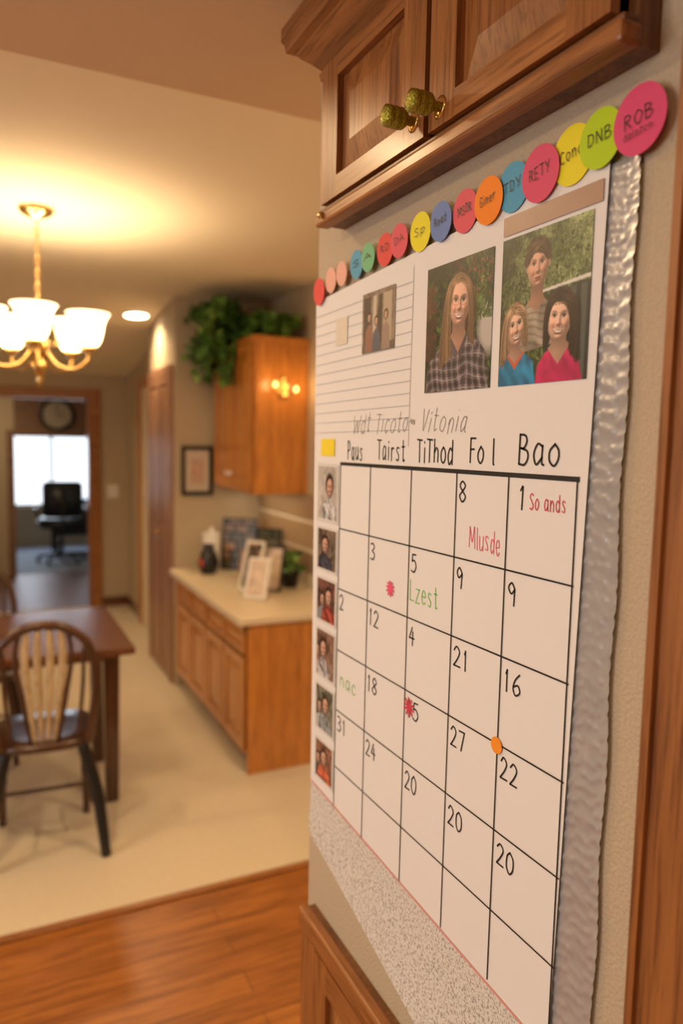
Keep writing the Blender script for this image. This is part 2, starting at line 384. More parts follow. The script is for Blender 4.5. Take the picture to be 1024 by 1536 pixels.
G = {
'0': [[(.5,1),(.12,.75),(.12,.25),(.5,0),(.88,.25),(.88,.75),(.5,1)]],
'1': [[(.35,.82),(.55,1)],[(.55,1),(.53,0)]],
'2': [[(.1,.8),(.45,1),(.85,.78),(.6,.4),(.1,.02)],[(.1,.02),(.95,.03)]],
'3': [[(.1,.92),(.5,1),(.85,.78),(.4,.55)],[(.4,.55),(.9,.35),(.6,.02),(.1,.08)]],
'4': [[(.55,1),(.1,.38)],[(.1,.38),(.95,.38)],[(.68,.75),(.66,0)]],
'5': [[(.85,1),(.25,.98)],[(.25,.98),(.2,.6)],[(.2,.6),(.6,.65),(.9,.35),(.6,.02),(.1,.08)]],
'6': [[(.75,1),(.3,.7),(.1,.3),(.4,0),(.85,.2),(.65,.5),(.2,.4)]],
'7': [[(.1,.97),(.9,1)],[(.9,1),(.45,0)]],
'8': [[(.5,.52),(.15,.78),(.5,1),(.85,.78),(.5,.52),(.1,.25),(.5,0),(.9,.25),(.5,.52)]],
'9': [[(.85,.75),(.5,1),(.15,.75),(.45,.5),(.85,.7)],[(.85,.72),(.78,0)]],
'P': [[(.15,0),(.15,1)],[(.15,1),(.7,.95),(.8,.7),(.6,.5),(.15,.45)]],
'T': [[(0,1),(1,.97)],[(.5,.98),(.5,0)]],
'F': [[(.15,0),(.15,1)],[(.15,1),(.9,1)],[(.15,.55),(.7,.55)]],
'B': [[(.12,0),(.12,1)],[(.12,1),(.6,.98),(.75,.77),(.5,.55),(.15,.53)],[(.3,.53),(.8,.45),(.88,.2),(.6,.0),(.12,0)]],
'D': [[(.15,0),(.15,1)],[(.15,1),(.7,.9),(.9,.5),(.7,.1),(.15,0)]],
'R': [[(.15,0),(.15,1)],[(.15,1),(.7,.95),(.75,.65),(.15,.5)],[(.4,.5),(.9,0)]],
'A': [[(0,0),(.5,1)],[(.5,1),(1,0)],[(.2,.38),(.8,.38)]],
'M': [[(.05,0),(.15,1)],[(.15,1),(.5,.3)],[(.5,.3),(.85,1)],[(.85,1),(.95,0)]],
'L': [[(.15,1),(.15,0)],[(.15,0),(.9,0)]],
'S': [[(.85,.88),(.5,1),(.15,.78),(.5,.52),(.88,.25),(.5,0),(.1,.12)]],
'N': [[(.1,0),(.1,1)],[(.1,1),(.9,0)],[(.9,0),(.9,1)]],
'W': [[(0,1),(.25,0)],[(.25,0),(.5,.7)],[(.5,.7),(.75,0)],[(.75,0),(1,1)]],
'E': [[(.85,1),(.15,1)],[(.15,1),(.15,0)],[(.15,0),(.85,0)],[(.15,.5),(.7,.5)]],
'C': [[(.9,.85),(.5,1),(.12,.6),(.2,.15),(.55,0),(.9,.15)]],
'O': [[(.5,1),(.1,.7),(.1,.3),(.5,0),(.9,.3),(.9,.7),(.5,1)]],
'V': [[(.05,1),(.5,0)],[(.5,0),(.95,1)]],
'Y': [[(.05,1),(.5,.5)],[(.95,1),(.4,0)]],
'G': [[(.9,.85),(.5,1),(.12,.6),(.2,.15),(.55,0),(.9,.2)],[(.9,.2),(.9,.45),(.55,.45)]],
'a': [[(.8,.6),(.4,.68),(.12,.35),(.35,0),(.8,.25)],[(.82,.65),(.8,.1),(.95,0)]],
'u': [[(.12,.65),(.15,.15),(.5,0),(.8,.2)],[(.82,.65),(.85,0)]],
's': [[(.8,.6),(.4,.66),(.25,.48),(.7,.25),(.6,.02),(.15,.06)]],
'o': [[(.5,.68),(.12,.45),(.15,.15),(.5,0),(.85,.2),(.85,.5),(.5,.68)]],
'i': [[(.5,.65),(.5,0)],[(.5,.88),(.5,.92)]],
'r': [[(.2,.65),(.22,0)],[(.22,.4),(.5,.65),(.85,.6)]],
't': [[(.45,1),(.45,.15),(.6,0),(.85,.08)],[(.1,.68),(.85,.7)]],
'h': [[(.15,1),(.15,0)],[(.15,.4),(.5,.62),(.8,.45),(.82,0)]],
'd': [[(.8,.55),(.4,.66),(.12,.35),(.35,0),(.8,.2)],[(.82,1),(.82,0)]],
'l': [[(.5,1),(.5,.1),(.7,0)]],
'n': [[(.15,.65),(.15,0)],[(.15,.4),(.5,.65),(.8,.45),(.82,0)]],
'e': [[(.15,.35),(.85,.38),(.6,.67),(.2,.5),(.2,.12),(.55,0),(.88,.12)]],
'z': [[(.1,.65),(.85,.65)],[(.85,.65),(.1,0)],[(.1,0),(.9,0)]],
'c': [[(.85,.55),(.45,.67),(.12,.3),(.45,0),(.88,.1)]],
'p': [[(.15,.65),(.12,-.35)],[(.15,.5),(.55,.67),(.85,.4),(.55,.05),(.15,.1)]],
'~': [[(0,.4),(.2,.6),(.4,.3),(.6,.55),(.8,.3),(1,.5)]],
' ': [],
}
def text(name, s, yl, zb, h, mat, w=None, t=.0016, x=None, parent=None, jit=.03, rot=0.0, slant=0.0):
    rnd = random.Random(s+name); bm = bmesh.new(); x = x or XP-.0006
    narrow = {'1': .55, 'i': .35, 'l': .4, ' ': .5, 'M': 1.2, 'W': 1.3, 't': .7, 'r': .7}
    tot = sum(narrow.get(c, .8)+.22 for c in s)-.22
    cw = (w/tot) if w else h*.62
    cur = 0; cy, sy = math.cos(rot), math.sin(rot)
    for c in s:
        k = narrow.get(c, .8)
        oz = rnd.uniform(-jit, jit)*h
        for pl in G.get(c, []):
            pts = [Vector((p[0]*k*cw+cur+p[1]*h*slant+rnd.uniform(-jit, jit)*h*.5, p[1]*h+oz+rnd.uniform(-jit, jit)*h*.5, 0)) for p in pl]
            pts = crom(pts, 6)
            pp = [(yl-(p.x*cy-p.y*sy), zb+p.x*sy+p.y*cy) for p in pts]
            ribbon(bm, pp, t, x)
        cur += (k+.22)*cw
    bmesh.ops.recalc_face_normals(bm, faces=bm.faces[:])
    return finish(bm, name, mat, parent or cal)
bm = bmesh.new()
for k, z in enumerate(GZ[:6]): ribbon(bm, [(GY[0]+.0005, z-.0015), (.77, z+.0003), (GY[-1]-.001, z+.002)], .0050 if k == 0 else .0019, XP-.0005-.00005*k)
for k, y in enumerate(GY): ribbon(bm, [(y, GZ[0]), (y+.001, 1.2), (y+.002, GZ[6]+.0035*(k-2.5)*-.6)], .0019, XP-.0008)
finish(bm, "grid_lines", M_ink, cal)
M_pinkline = plain("pink_line", (.72, .30, .28), .6)
bm = bmesh.new(); ribbon(bm, [(1.112, .992), (.8, .978), (.535, .966)], .0026, XP-.0014)
finish(bm, "pink_rule", M_pinkline, cal)
M_red = plain("red_marker", (.62, .05, .09), .5); M_pinkm = plain("pink_marker", (.80, .10, .22), .5); M_green = plain("green_marker", (.18, .58, .12), .5)
T = .0019
text("heading_a", "Paus", .998, 1.543, .027, M_ink, .050, T)
text("heading_b", "Tairst", .905, 1.545, .027, M_ink, .076, T)
text("heading_c", "TiThod", .800, 1.546, .028, M_ink, .080, .0021)
text("heading_d", "Fo l", .688, 1.549, .027, M_ink, .046, .0021)
text("heading_e", "Bao", .604, 1.550, .030, M_ink, .062, .0024)
text("cursive_title", "Wdt Ticoto~ Vitonia", .982, 1.583, .026, M_inkg, .285, .0011, jit=.07, slant=.25)
nums = [(3,0,'8'),(4,0,'1'),(1,1,'3'),(2,1,'5'),(3,1,'9'),(4,1,'9'),(0,2,'2'),(1,2,'12'),(2,2,'4'),(3,2,'21'),(4,2,'16'),
        (1,3,'18'),(2,3,'15'),(3,3,'27'),(4,3,'22'),(0,4,'31'),(1,4,'24'),(2,4,'20'),(3,4,'20'),(4,4,'20')]
for c, r_, s in nums:
    h = .0235; text("day_number_%d_%d" % (r_, c), s, GY[c]-.005-(.010 if (c, r_) == (4, 0) else 0), GZ[r_]-.010-h, h, M_ink, (.0140 if len(s) == 1 else .029), .0020)
text("note_red_a", "So ands", .583, GZ[0]-.032, .016, M_red, .052, .0012, rot=.03)
text("note_red_b", "Mlusde", .683, GZ[0]-.085, .024, M_pinkm, .056, .0011, jit=.06)
text("note_green_a", "Lzest", .808, GZ[1]-.070, .026, M_green, .066, .0015, rot=.02)
text("note_green_b", "nac", 1.008, GZ[3]-.055, .022, M_green, .055, .0015)
for nm, (y, z), rr, mt in [("asterisk_pink", (.858, 1.372), .010, M_pinkm), ("asterisk_red", (.801, 1.226), .012, M_red)]:
    bm = bmesh.new()
    for k in range(5):
        a = k*math.pi/5+.2; ribbon(bm, [(y-rr*math.cos(a), z-rr*math.sin(a)), (y, z), (y+rr*math.cos(a), z+rr*math.sin(a))], .003, XP-.0011-.00004*k)
    finish(bm, nm, mt, cal)
bm = bmesh.new()
for k in range(13): z = 1.772-k*.0155; ribbon(bm, [(1.122, z-.004), (.822, z)], .0009, XP-.0006)
ribbon(bm, [(.820, 1.79), (.822, 1.565)], .0010, XP-.0006)
finish(bm, "lined_note_rules", M_line, cal)

# ---- painted photographs (vertex colour grids) ----
def smooth_noise(w, h, cells, seed):
    rs = np.random.RandomState(seed); g = rs.rand(cells+2, cells+2)
    ys = np.linspace(0, cells, h); xs = np.linspace(0, cells, w)
    yi = ys.astype(int); xi = xs.astype(int); fy = (ys-yi)[:, None]; fx = (xs-xi)[None, :]
    fy = fy*fy*(3-2*fy); fx = fx*fx*(3-2*fx)
    a = g[np.ix_(yi, xi)]; b_ = g[np.ix_(yi, xi+1)]; c = g[np.ix_(yi+1, xi)]; d = g[np.ix_(yi+1, xi+1)]
    return (a*(1-fx)+b_*fx)*(1-fy)+(c*(1-fx)+d*fx)*fy
class Canvas:
    def __init__(s, w, h, seed=0):
        s.w, s.h = w, h; s.X, s.Y = np.meshgrid(np.linspace(0, 1, w), np.linspace(0, 1, h)); s.img = np.zeros((h, w, 3)); s.seed = seed
        s.rs = np.random.RandomState(seed+100)
        s.n0 = smooth_noise(w, h, 6, seed+7); s.n1 = smooth_noise(w, h, 14, seed); s.n2 = smooth_noise(w, h, 40, seed+1); s.n3 = smooth_noise(w, h, 90, seed+2)
    def mix(s, m, col):
        m = np.clip(m, 0, 1)[..., None]; s.img = s.img*(1-m)+np.array(col)*m
    def ell(s, cx, cy, rx, ry, soft=.12, ang=0):
        dx, dy = s.X-cx, s.Y-cy; c, n = math.cos(ang), math.sin(ang)
        d = np.sqrt(((dx*c+dy*n)/rx)**2+((-dx*n+dy*c)/ry)**2); return np.clip((1-d)/soft+.5, 0, 1)
    def blur(s, m, k):
        for _ in range(k):
            p = np.pad(m, 1, mode='edge'); m = (m+p[2:,1:-1]+p[:-2,1:-1]+p[1:-1,2:]+p[1:-1,:-2])/5
        return m
    def poly(s, pts, blur=1):
        inside = np.zeros_like(s.X, bool); n = len(pts)
        for i in range(n):
            x1, y1 = pts[i]; x2, y2 = pts[(i+1) % n]
            c = ((y1 > s.Y) != (y2 > s.Y)) & (s.X < (x2-x1)*(s.Y-y1)/(y2-y1+1e-12)+x1); inside ^= c
        return s.blur(inside.astype(float), blur)
    def foliage(s, dark, light, pw=2):
        t = np.clip(.45*s.n0+.35*s.n1+.3*s.n2+.3*s.n3-.2, 0, 1)**pw; s.img = np.array(dark)*(1-t[..., None])+np.array(light)*t[..., None]
    def leaves(s, n, size, c1, c2, x0=0, x1=1, y0=0, y1=1):
        for _ in range(n):
            cx, cy = s.rs.uniform(x0, x1), s.rs.uniform(y0, y1)
            i, j = min(s.h-1, int(max(0, cy)*(s.h-1))), min(s.w-1, int(max(0, cx)*(s.w-1)))
            br = s.n0[i, j]*.6+s.n1[i, j]*.5+s.rs.uniform(-.35, .25)
            r = size*s.rs.uniform(.5, 1.2); k = int(r*s.w)+2
            a0, a1, b0, b1 = max(0, i-k), min(s.h, i+k+1), max(0, j-k), min(s.w, j+k+1)
            X, Y = s.X[a0:a1, b0:b1]-cx, s.Y[a0:a1, b0:b1]-cy; a = s.rs.uniform(0, 3.14); c, d = math.cos(a), math.sin(a)
            e = ((X*c+Y*d)/r)**2+((-X*d+Y*c)/(r*.42))**2
            m = np.clip((1-e)*2, 0, 1)[..., None]*.9; t = min(1, max(0, br)); t = t*t
            col = np.array(c1)*(1-t)+np.array(c2)*t; s.img[a0:a1, b0:b1] = s.img[a0:a1, b0:b1]*(1-m)+col*m
    def cloth(s, mask, folds=1.0, seed=0, light=(-.5, .5)):
        hm = smooth_noise(s.w, s.h, 7, s.seed+seed+31)+smooth_noise(s.w, s.h, 15, s.seed+seed+32)*.4
        gy, gx = np.gradient(hm); sh = 1+np.clip((gx*light[0]-gy*light[1])*-14*folds, -.65, .6)
        edge = s.blur(mask.copy(), 10); sh = sh*(.45+.55*np.clip(edge*1.5-.3, 0, 1))
        m = mask[..., None]; s.img = s.img*(1-m)+s.img*sh[..., None]*m
    def hair(s, A, B, n, c1, c2, sheen=.3, jit=.012):
        A = np.array(A); B = np.array(B); k = len(A); T = np.linspace(0, 1, 230)[:, None]
        for _ in range(n):
            t = s.rs.rand(); P = A*(1-t)+B*t+s.rs.normal(0, jit, A.shape)
            q = sum(comb(k-1, i)*(T**i)*((1-T)**(k-1-i))*P[i] for i in range(k))
            b = s.rs.rand()**1.5; L = 1+1.1*np.exp(-((T[:, 0]-sheen)/.12)**2)*s.rs.uniform(.3, 1); L = L*(1-.45*T[:, 0]*s.rs.rand())
            col = (np.array(c1)*(1-b)+np.array(c2)*b)
            ii = (q[:, 1]*(s.h-1)).astype(int); jj = (q[:, 0]*(s.w-1)).astype(int)
            ok = (ii >= 0) & (ii < s.h) & (jj >= 0) & (jj < s.w)
            s.img[ii[ok], jj[ok]] = s.img[ii[ok], jj[ok]]*.35+.65*(col[None]*L[ok][:, None])
    def face(s, cx, cy, rx, ry, skin=(.62, .36, .26), brow=(.10, .05, .03), glasses=False, tilt=0, smile=True, eye=(.03, .02, .015), ears=False, amb=.36):
        dx, dy = s.X-cx, s.Y-cy
        c, n = math.cos(tilt), math.sin(tilt)
        U = (dx*c+dy*n*.88)/rx; V = (-dx*n/.88+dy*c)/ry
        g = lambda a, b, p, q: np.exp(-((U-a)/p)**2-((V-b)/q)**2)
        hs = 1-.20*np.clip(-V-.05, 0, 1)**1.2
        r2 = (np.abs(U)/hs)**2.3+np.abs(V)**2.2
        mask = np.clip((1-r2)*7, 0, 1)
        h = .95*np.sqrt(np.clip(1-r2*.97, 0.0, 1))
        h += .22*g(0, -.05, .11, .24)+.19*g(0, -.20, .15, .09)+.07*(g(-.13, -.22, .07, .06)+g(.13, -.22, .07, .06))
        for k in (-1, 1): h += -.18*g(k*.37, .14, .20, .11)+.05*g(k*.38, .12, .13, .06)+.11*g(k*.50, -.20, .22, .17)-.05*g(k*.36, -.38, .06, .14)
        h += .07*g(0, .33, .6, .09)+.06*g(0, -.47, .28, .05)+.06*g(0, -.58, .22, .05)-.05*g(0, -.53, .28, .02)+.09*g(0, -.84, .22, .13)-.05*g(0, -.69, .25, .05)
        gy, gx = np.gradient(h); gx = gx*(s.w-1)*rx; gy = gy*(s.h-1)*ry
        nl = np.sqrt(gx**2+gy**2+1); L = np.array([-.42, .50, .76]); L /= np.linalg.norm(L)
        sh = amb+.98*np.clip((-gx*L[0]-gy*L[1]+L[2])/nl, 0, 1)
        alb = np.ones(s.img.shape)*np.array(skin)*(1+.05*(s.n3-.5)[..., None])
        def am(m, col):
            nonlocal alb; m = np.clip(m, 0, 1)[..., None]; alb = alb*(1-m)+np.array(col)*m
        am(.38*(g(-.5, -.2, .22, .17)+g(.5, -.2, .22, .17)+.8*g(0, -.2, .15, .1)), [min(1, skin[0]*1.12), skin[1]*.68, skin[2]*.66])
        for k in (-1, 1):
            am(.65*g(k*.37, .17, .20, .10), [c_*.45 for c_ in skin])
            e = np.clip((1-((U-k*.37)/.155)**2-((V-.125)/.062)**2)*2.5, 0, 1)
            am(e*.85, (.46, .40, .37)); am(e*np.clip((1-((U-k*.37-.01)/.085)**2-((V-.13)/.066)**2)*3, 0, 1), eye)
            am(np.clip(1.3*np.exp(-((U-k*.37)/.19)**4)*np.exp(-((V-.185+.5*(U-k*.37)**2)/.032)**2), 0, 1)*.9, (.03, .018, .012))
            am(.35*np.exp(-((U-k*.37)/.15)**4)*np.exp(-((V-.06-.4*(U-k*.37)**2)/.018)**2), [c_*.4 for c_ in skin])
            am(.75*np.exp(-((U-k*.39)/.21)**4)*np.exp(-((V-.335+.5*(U-k*.40)**2)/.038)**2), brow)
            if glasses:
                d = np.abs(((np.abs(U-k*.38)/.29)**3+(np.abs(V-.10)/.17)**3)**(1/3)-1); am(np.clip(1-d/.10, 0, 1)*.85, (.06, .035, .03))
        if glasses: am(np.clip(1-np.abs(V-.14)/.018, 0, 1)*(np.abs(U) < .1)*.8, (.07, .045, .04))
        am(.7*(g(-.085, -.255, .045, .022)+g(.085, -.255, .045, .022)), (.10, .03, .02))
        w_ = .46 if smile else .27; mc = -.54
        curve = mc+(.6 if smile else .05)*U**2
        lip = np.clip((1-(U/w_)**2), 0, 1)
        am(np.clip(lip*1.6, 0, 1)*np.exp(-((V-curve)/(.12 if smile else .07))**4)*.9, (.38, .08, .07))
        if smile: am(np.clip(lip*1.5-.25, 0, 1)*np.exp(-((V-curve-.015)/.065)**4), (.95, .90, .84))
        else: am(np.clip(lip*1.6, 0, 1)*np.exp(-((V-curve)/.018)**2)*.8, (.10, .03, .03))
        col = alb*sh[..., None]; warm = np.array([1.0, .97, .94]); col = col*(warm+(1-warm)*np.clip(sh, 0, 1)[..., None])
        if ears:
            for k in (-1, 1): s.mix(np.clip((1-((U-k*1.0)/.13)**2-((V-.02)/.22)**2)*2, 0, 1), [c_*.75 for c_ in skin])
        m = mask[..., None]; s.img = s.img*(1-m)+col*m
    def neck(s, pts, skin):
        m = s.poly(pts); x0 = min(p[0] for p in pts); x1 = max(p[0] for p in pts); y1 = max(p[1] for p in pts); y0 = min(p[1] for p in pts)
        s.mix(m, [c*.82 for c in skin]); s.mix(m*np.clip((s.X-x0)/(x1-x0)*1.2-.35, 0, 1)*.6, [c*.35 for c in skin]); s.mix(m*np.clip((s.Y-y0)/(y1-y0)*2-.75, 0, 1)*.75, [c*.28 for c in skin])
def art_woman():
    c = Canvas(220, 260, 3); c.img[:] = (.006, .010, .005)
    c.leaves(1100, .045, (.008, .014, .006), (.11, .19, .045)); c.leaves(900, .022, (.01, .02, .008), (.22, .31, .08), .3, 1, .4, 1)
    c.leaves(70, .022, (.20, .03, .03), (.55, .16, .14), .45, 1, .6, 1); c.leaves(260, .035, (.05, .02, .012), (.18, .06, .035), -.05, .16, .25, .85)
    c.mix(c.ell(.15, 1.0, .5, .12, 1)*.85, (.02, .015, .013))
    c.mix(c.ell(.96, .44, .14, .18, .6), (.52, .49, .46)); c.leaves(120, .03, (.02, .04, .01), (.16, .24, .08), .74, 1, .52, .66)
    c.mix(np.maximum(c.ell(.52, .715, .185, .175, .15), np.maximum(c.ell(.38, .52, .12, .26, .3, .12), c.ell(.69, .54, .08, .20, .3, -.12))), (.07, .035, .018))
    shp = [(.02,-.01),(.03,.14),(.08,.25),(.22,.34),(.41,.415),(.52,.39),(.63,.415),(.82,.36),(.93,.26),(.97,.12),(.98,-.01)]
    sh = c.poly(shp); wx = c.X+.05*c.n0+.04*np.sin(c.Y*7); wy = c.Y+.06*c.n0+.10*abs(c.X-.52)
    gx = (wx*11) % 1; gy = (wy*12) % 1
    c.mix(sh, (.18, .145, .16)); c.mix(sh*((gx < .42)*.62), (.03, .022, .03)); c.mix(sh*((gy < .42)*.62), (.025, .02, .025)); c.mix(sh*((abs(gx-.72) < .05)*.55), (.42, .38, .40)); c.mix(sh*((abs(gy-.72) < .06)*.45), (.42, .38, .40)); c.cloth(sh, 1.3)
    c.neck([(.43,.55),(.43,.45),(.38,.41),(.53,.27),(.66,.40),(.62,.46),(.62,.55)], (.60, .34, .25))
    c.mix(c.poly([(.36,.42),(.40,.43),(.53,.29),(.50,.24)]), (.13, .10, .12)); c.mix(c.poly([(.67,.42),(.64,.43),(.53,.29),(.56,.24)]), (.09, .07, .08))
    c.face(.53, .665, .160, .180, skin=(.74, .44, .33), glasses=True, tilt=-.08)
    h1, h2 = (.09, .045, .022), (.54, .34, .18)
    c.hair([(.50,.845),(.38,.83),(.375,.62),(.40,.44),(.42,.28)], [(.50,.875),(.29,.89),(.30,.60),(.22,.42),(.25,.20)], 380, h1, h2, .25)
    c.hair([(.50,.845),(.67,.84),(.70,.66),(.67,.50),(.69,.40)], [(.50,.875),(.75,.88),(.75,.66),(.73,.50),(.76,.34)], 240, (.06,.03,.015), (.40,.24,.13), .25)
    c.hair([(.49,.855),(.40,.84),(.385,.77),(.385,.69)], [(.52,.855),(.45,.845),(.41,.79),(.395,.69)], 60, h1, h2, .3)
    return c
def art_family():
    c = Canvas(220, 260, 11); c.img[:] = (.03, .05, .018)
    c.leaves(900, .04, (.012, .024, .008), (.20, .27, .07)); c.leaves(1300, .02, (.06, .10, .03), (.42, .50, .23), .45, 1, .6, 1); c.leaves(500, .025, (.02, .04, .012), (.36, .44, .18), 0, .42, .5, 1)
    c.mix(c.poly([(.0,.95),(.22,1.05),(.2,.6),(.0,.5)], 10)*.5, (.012, .022, .010))
    c.mix(c.poly([(.56,.56),(1.1,.60),(1.1,-.1),(.56,-.1)]), (.03, .036, .032)); c.mix(c.poly([(.91,.58),(.97,.58),(.97,-.1),(.91,-.1)])*.6, (.13, .15, .14)); c.mix(c.poly([(.80,.575),(.86,.58),(.86,.3),(.80,.3)], 3)*.4, (.16, .20, .18))
    c.mix(c.poly([(.50,.600),(1.1,.640),(1.1,.615),(.50,.582)]), (.74, .73, .70))
    mb = c.poly([(.16,.20),(.22,.44),(.33,.535),(.50,.56),(.62,.49),(.68,.25)])
    c.mix(mb, (.36, .30, .24)); c.mix(mb*(((c.Y*20+c.n0*1.5+abs(c.X-.43)*3) % 1) < .38)*.5, (.13, .11, .10)); c.cloth(mb, 1.2)
    c.neck([(.365,.66),(.365,.56),(.33,.53),(.44,.47),(.53,.54),(.505,.58),(.51,.66)], (.52, .28, .20))
    c.mix(c.ell(.435, .845, .140, .112, .2), (.03, .016, .01))
    c.face(.437, .762, .126, .144, skin=(.62, .36, .26), smile=False, ears=True, tilt=.03)
    c.hair([(.33,.82),(.36,.875),(.45,.88),(.54,.83)], [(.30,.79),(.32,.955),(.50,.975),(.57,.80)], 420, (.022,.012,.008), (.16,.085,.05), .45)
    c.hair([(.46,.90),(.40,.90),(.36,.875),(.335,.845)], [(.50,.93),(.42,.885),(.38,.86),(.35,.83)], 90, (.03,.016,.01), (.17,.09,.05), .4)
    c.mix(np.maximum(c.ell(.19, .44, .13, .125, .2), c.ell(.08, .30, .07, .19, .4, .1)), (.12, .065, .035))
    bl = c.poly([(-.05,-.05),(-.02,.12),(.05,.195),(.18,.23),(.32,.21),(.42,.15),(.47,-.05)])
    c.mix(bl, (.018, .21, .42)); c.cloth(bl, 1.5, 3)
    c.neck([(.13,.32),(.13,.24),(.09,.215),(.20,.12),(.30,.21),(.26,.25),(.26,.32)], (.60, .36, .27))
    c.mix(c.poly([(.08,.225),(.10,.225),(.20,.145),(.30,.22),(.32,.215),(.20,.105)]), (.60, .12, .05))
    c.face(.205, .392, .118, .134, skin=(.72, .46, .35), tilt=.14)
    l1, l2 = (.13, .07, .035), (.58, .40, .24)
    c.hair([(.20,.50),(.11,.50),(.105,.38),(.12,.24)], [(.20,.54),(.02,.55),(.03,.32),(.04,.14)], 300, l1, l2, .25); c.hair([(.20,.50),(.29,.50),(.32,.40),(.305,.28)], [(.20,.54),(.35,.54),(.35,.38),(.335,.26)], 140, l1, l2, .25)
    c.hair([(.16,.515),(.20,.485),(.25,.48),(.29,.46)], [(.15,.53),(.20,.505),(.26,.50),(.31,.48)], 60, l1, l2, .4)
    c.mix(np.maximum.reduce([c.ell(.70, .46, .15, .13, .2), c.ell(.85, .31, .07, .20, .3, -.12), c.ell(.57, .36, .045, .15, .4)]), (.010, .006, .006))
    pk = c.poly([(.45,-.05),(.47,.11),(.55,.19),(.66,.235),(.80,.235),(.90,.16),(.98,-.05)])
    c.mix(pk, (.54, .018, .12)); c.cloth(pk, 1.5, 5)
    c.neck([(.62,.31),(.62,.24),(.585,.215),(.70,.11),(.815,.225),(.78,.25),(.78,.31)], (.62, .38, .28))
    c.face(.695, .392, .140, .143, skin=(.76, .49, .37), tilt=-.08)
    d1_, d2_ = (.006, .004, .004), (.085, .048, .036)
    c.hair([(.68,.51),(.81,.51),(.835,.38),(.82,.20)], [(.70,.575),(.93,.57),(.92,.32),(.91,.12)], 300, d1_, d2_, .25); c.hair([(.68,.51),(.595,.51),(.565,.40),(.575,.26)], [(.70,.575),(.52,.57),(.545,.38),(.545,.24)], 150, d1_, d2_, .25)
    return c
def photo(name, cv, y0, y1, z0, z1, x, parent=None, ztilt=0):
    w, h = cv.w, cv.h; me = bpy.data.meshes.new(name)
    jj, ii = np.meshgrid(np.arange(w), np.arange(h))
    V = np.stack([np.full(w*h, x), (y0+(y1-y0)*jj/(w-1)).ravel(), (z0+(z1-z0)*ii/(h-1)+ztilt*jj/(w-1)).ravel()], 1)
    idx = np.arange(w*h).reshape(h, w)
    F = np.stack([idx[:-1, :-1].ravel(), idx[:-1, 1:].ravel(), idx[1:, 1:].ravel(), idx[1:, :-1].ravel()], 1)
    me.from_pydata(V.tolist(), [], F.tolist())
    ca = me.color_attributes.new("Col", 'FLOAT_COLOR', 'POINT')
    rgba = np.ones((w*h, 4)); rgba[:, :3] = np.clip(cv.img.reshape(-1, 3)*.92, 0, 1); ca.data.foreach_set("color", rgba.ravel())
    me.materials.append(M_photo); o = bpy.data.objects.new(name, me); C.objects.link(o); o.parent = parent or cal
    return o
M_photo = vcol("photo_print", .38)
photo("photo_woman", art_woman(), .786, .6555, 1.6305, 1.7785, XP-.0010)
photo("photo_family", art_family(), .641, .5135, 1.6305, 1.7795, XP-.0010)

c = Canvas(90, 100, 21); c.foliage((.10, .06, .04), (.42, .32, .24), 1)
for k, (a, b_, col) in enumerate([(.05,.28,(.06,.04,.03)),(.34,.44,(.62,.55,.46)),(.5,.62,(.05,.04,.03)),(.66,.9,(.50,.40,.30))]): c.mix(c.poly([(a,.12),(b_,.12),(b_,.92),(a,.92)])*.9, col)
c.mix((c.Y < .14)*1.0, (.14, .12, .08))
for (x_, y_, cl) in [(.22,.5,(.30,.14,.10)),(.45,.42,(.10,.11,.16)),(.74,.48,(.34,.24,.2))]:
    c.mix(c.poly([(x_-.12,.02),(x_-.11,y_-.12),(x_,y_-.02),(x_+.11,y_-.12),(x_+.12,.02)]), cl); c.mix(c.ell(x_, y_+.09, .07, .09, .3), (.05,.03,.02)); c.face(x_, y_+.07, .05, .07, skin=(.52,.32,.24))
photo("photo_small", c, .957, .864, 1.694, 1.777, XP-.0010)
M_pale = plain("pale_sticker", (.70, .64, .55), .7)
zr = [(1.44,1.534),(1.360,1.432),(1.275,1.350),(1.182,1.266),(1.092,1.172),(1.008,1.078)]
cols = [((.40,.36,.33),(.72,.69,.65)),((.03,.025,.025),(.35,.25,.18)),((.04,.02,.02),(.34,.14,.10)),((.08,.03,.02),(.45,.28,.20)),((.03,.04,.03),(.35,.33,.25)),((.10,.03,.02),(.55,.26,.16))]
cloth = [(.5,.5,.52),(.05,.05,.08),(.35,.06,.05),(.4,.38,.4),(.25,.28,.3),(.55,.12,.06)]
for k, (a, b_) in enumerate(zr):
    c = Canvas(70, 84, 40+k*5); c.foliage(*cols[k], 1); c.leaves(60, .12, cols[k][0], cols[k][1]); sx = [.1,-.08,.12,-.1,.05,0][k]
    if k in (2, 3, 4, 5):
        c.mix(c.poly([(-.1+sx,0),(-.05+sx,.25),(.2+sx,.38),(.42+sx,.25),(.45+sx,0)]), cloth[(k+2) % 6]); c.mix(c.ell(.2+sx, .53, .14, .16, .3), (.04,.02,.015)); c.face(.2+sx, .49, .10, .13, skin=(.5,.3,.22))
    m_ = c.poly([(.15+sx,0),(.2+sx,.3),(.4+sx,.42),(.6+sx,.40),(.8+sx,.28),(.9+sx,0)]); c.mix(m_, cloth[k]); c.cloth(m_, 1.2)
    c.mix(c.ell(.5+sx, .64, .19, .20, .3), (.03, .015, .012)); c.face(.51+sx, .58, .14, .17, skin=(.58, .34, .25))
    c.mix(((c.X < .07) | (c.X > .93) | (c.Y < .06) | (c.Y > .94))*1.0, (.74, .72, .7))
    photo("photo_thumb_%d" % k, c, 1.106-.0015*k, 1.026, a, b_, XP-.0010)
M_tape = plain("brown_tape", (.36, .22, .16), .35, bscale=80, var=.1); M_yel = plain("yellow_note", (.85, .68, .03), .6)
patch("tape_strip", .641, .5035, 1.7835, 1.8025, XP-.0013, M_tape)
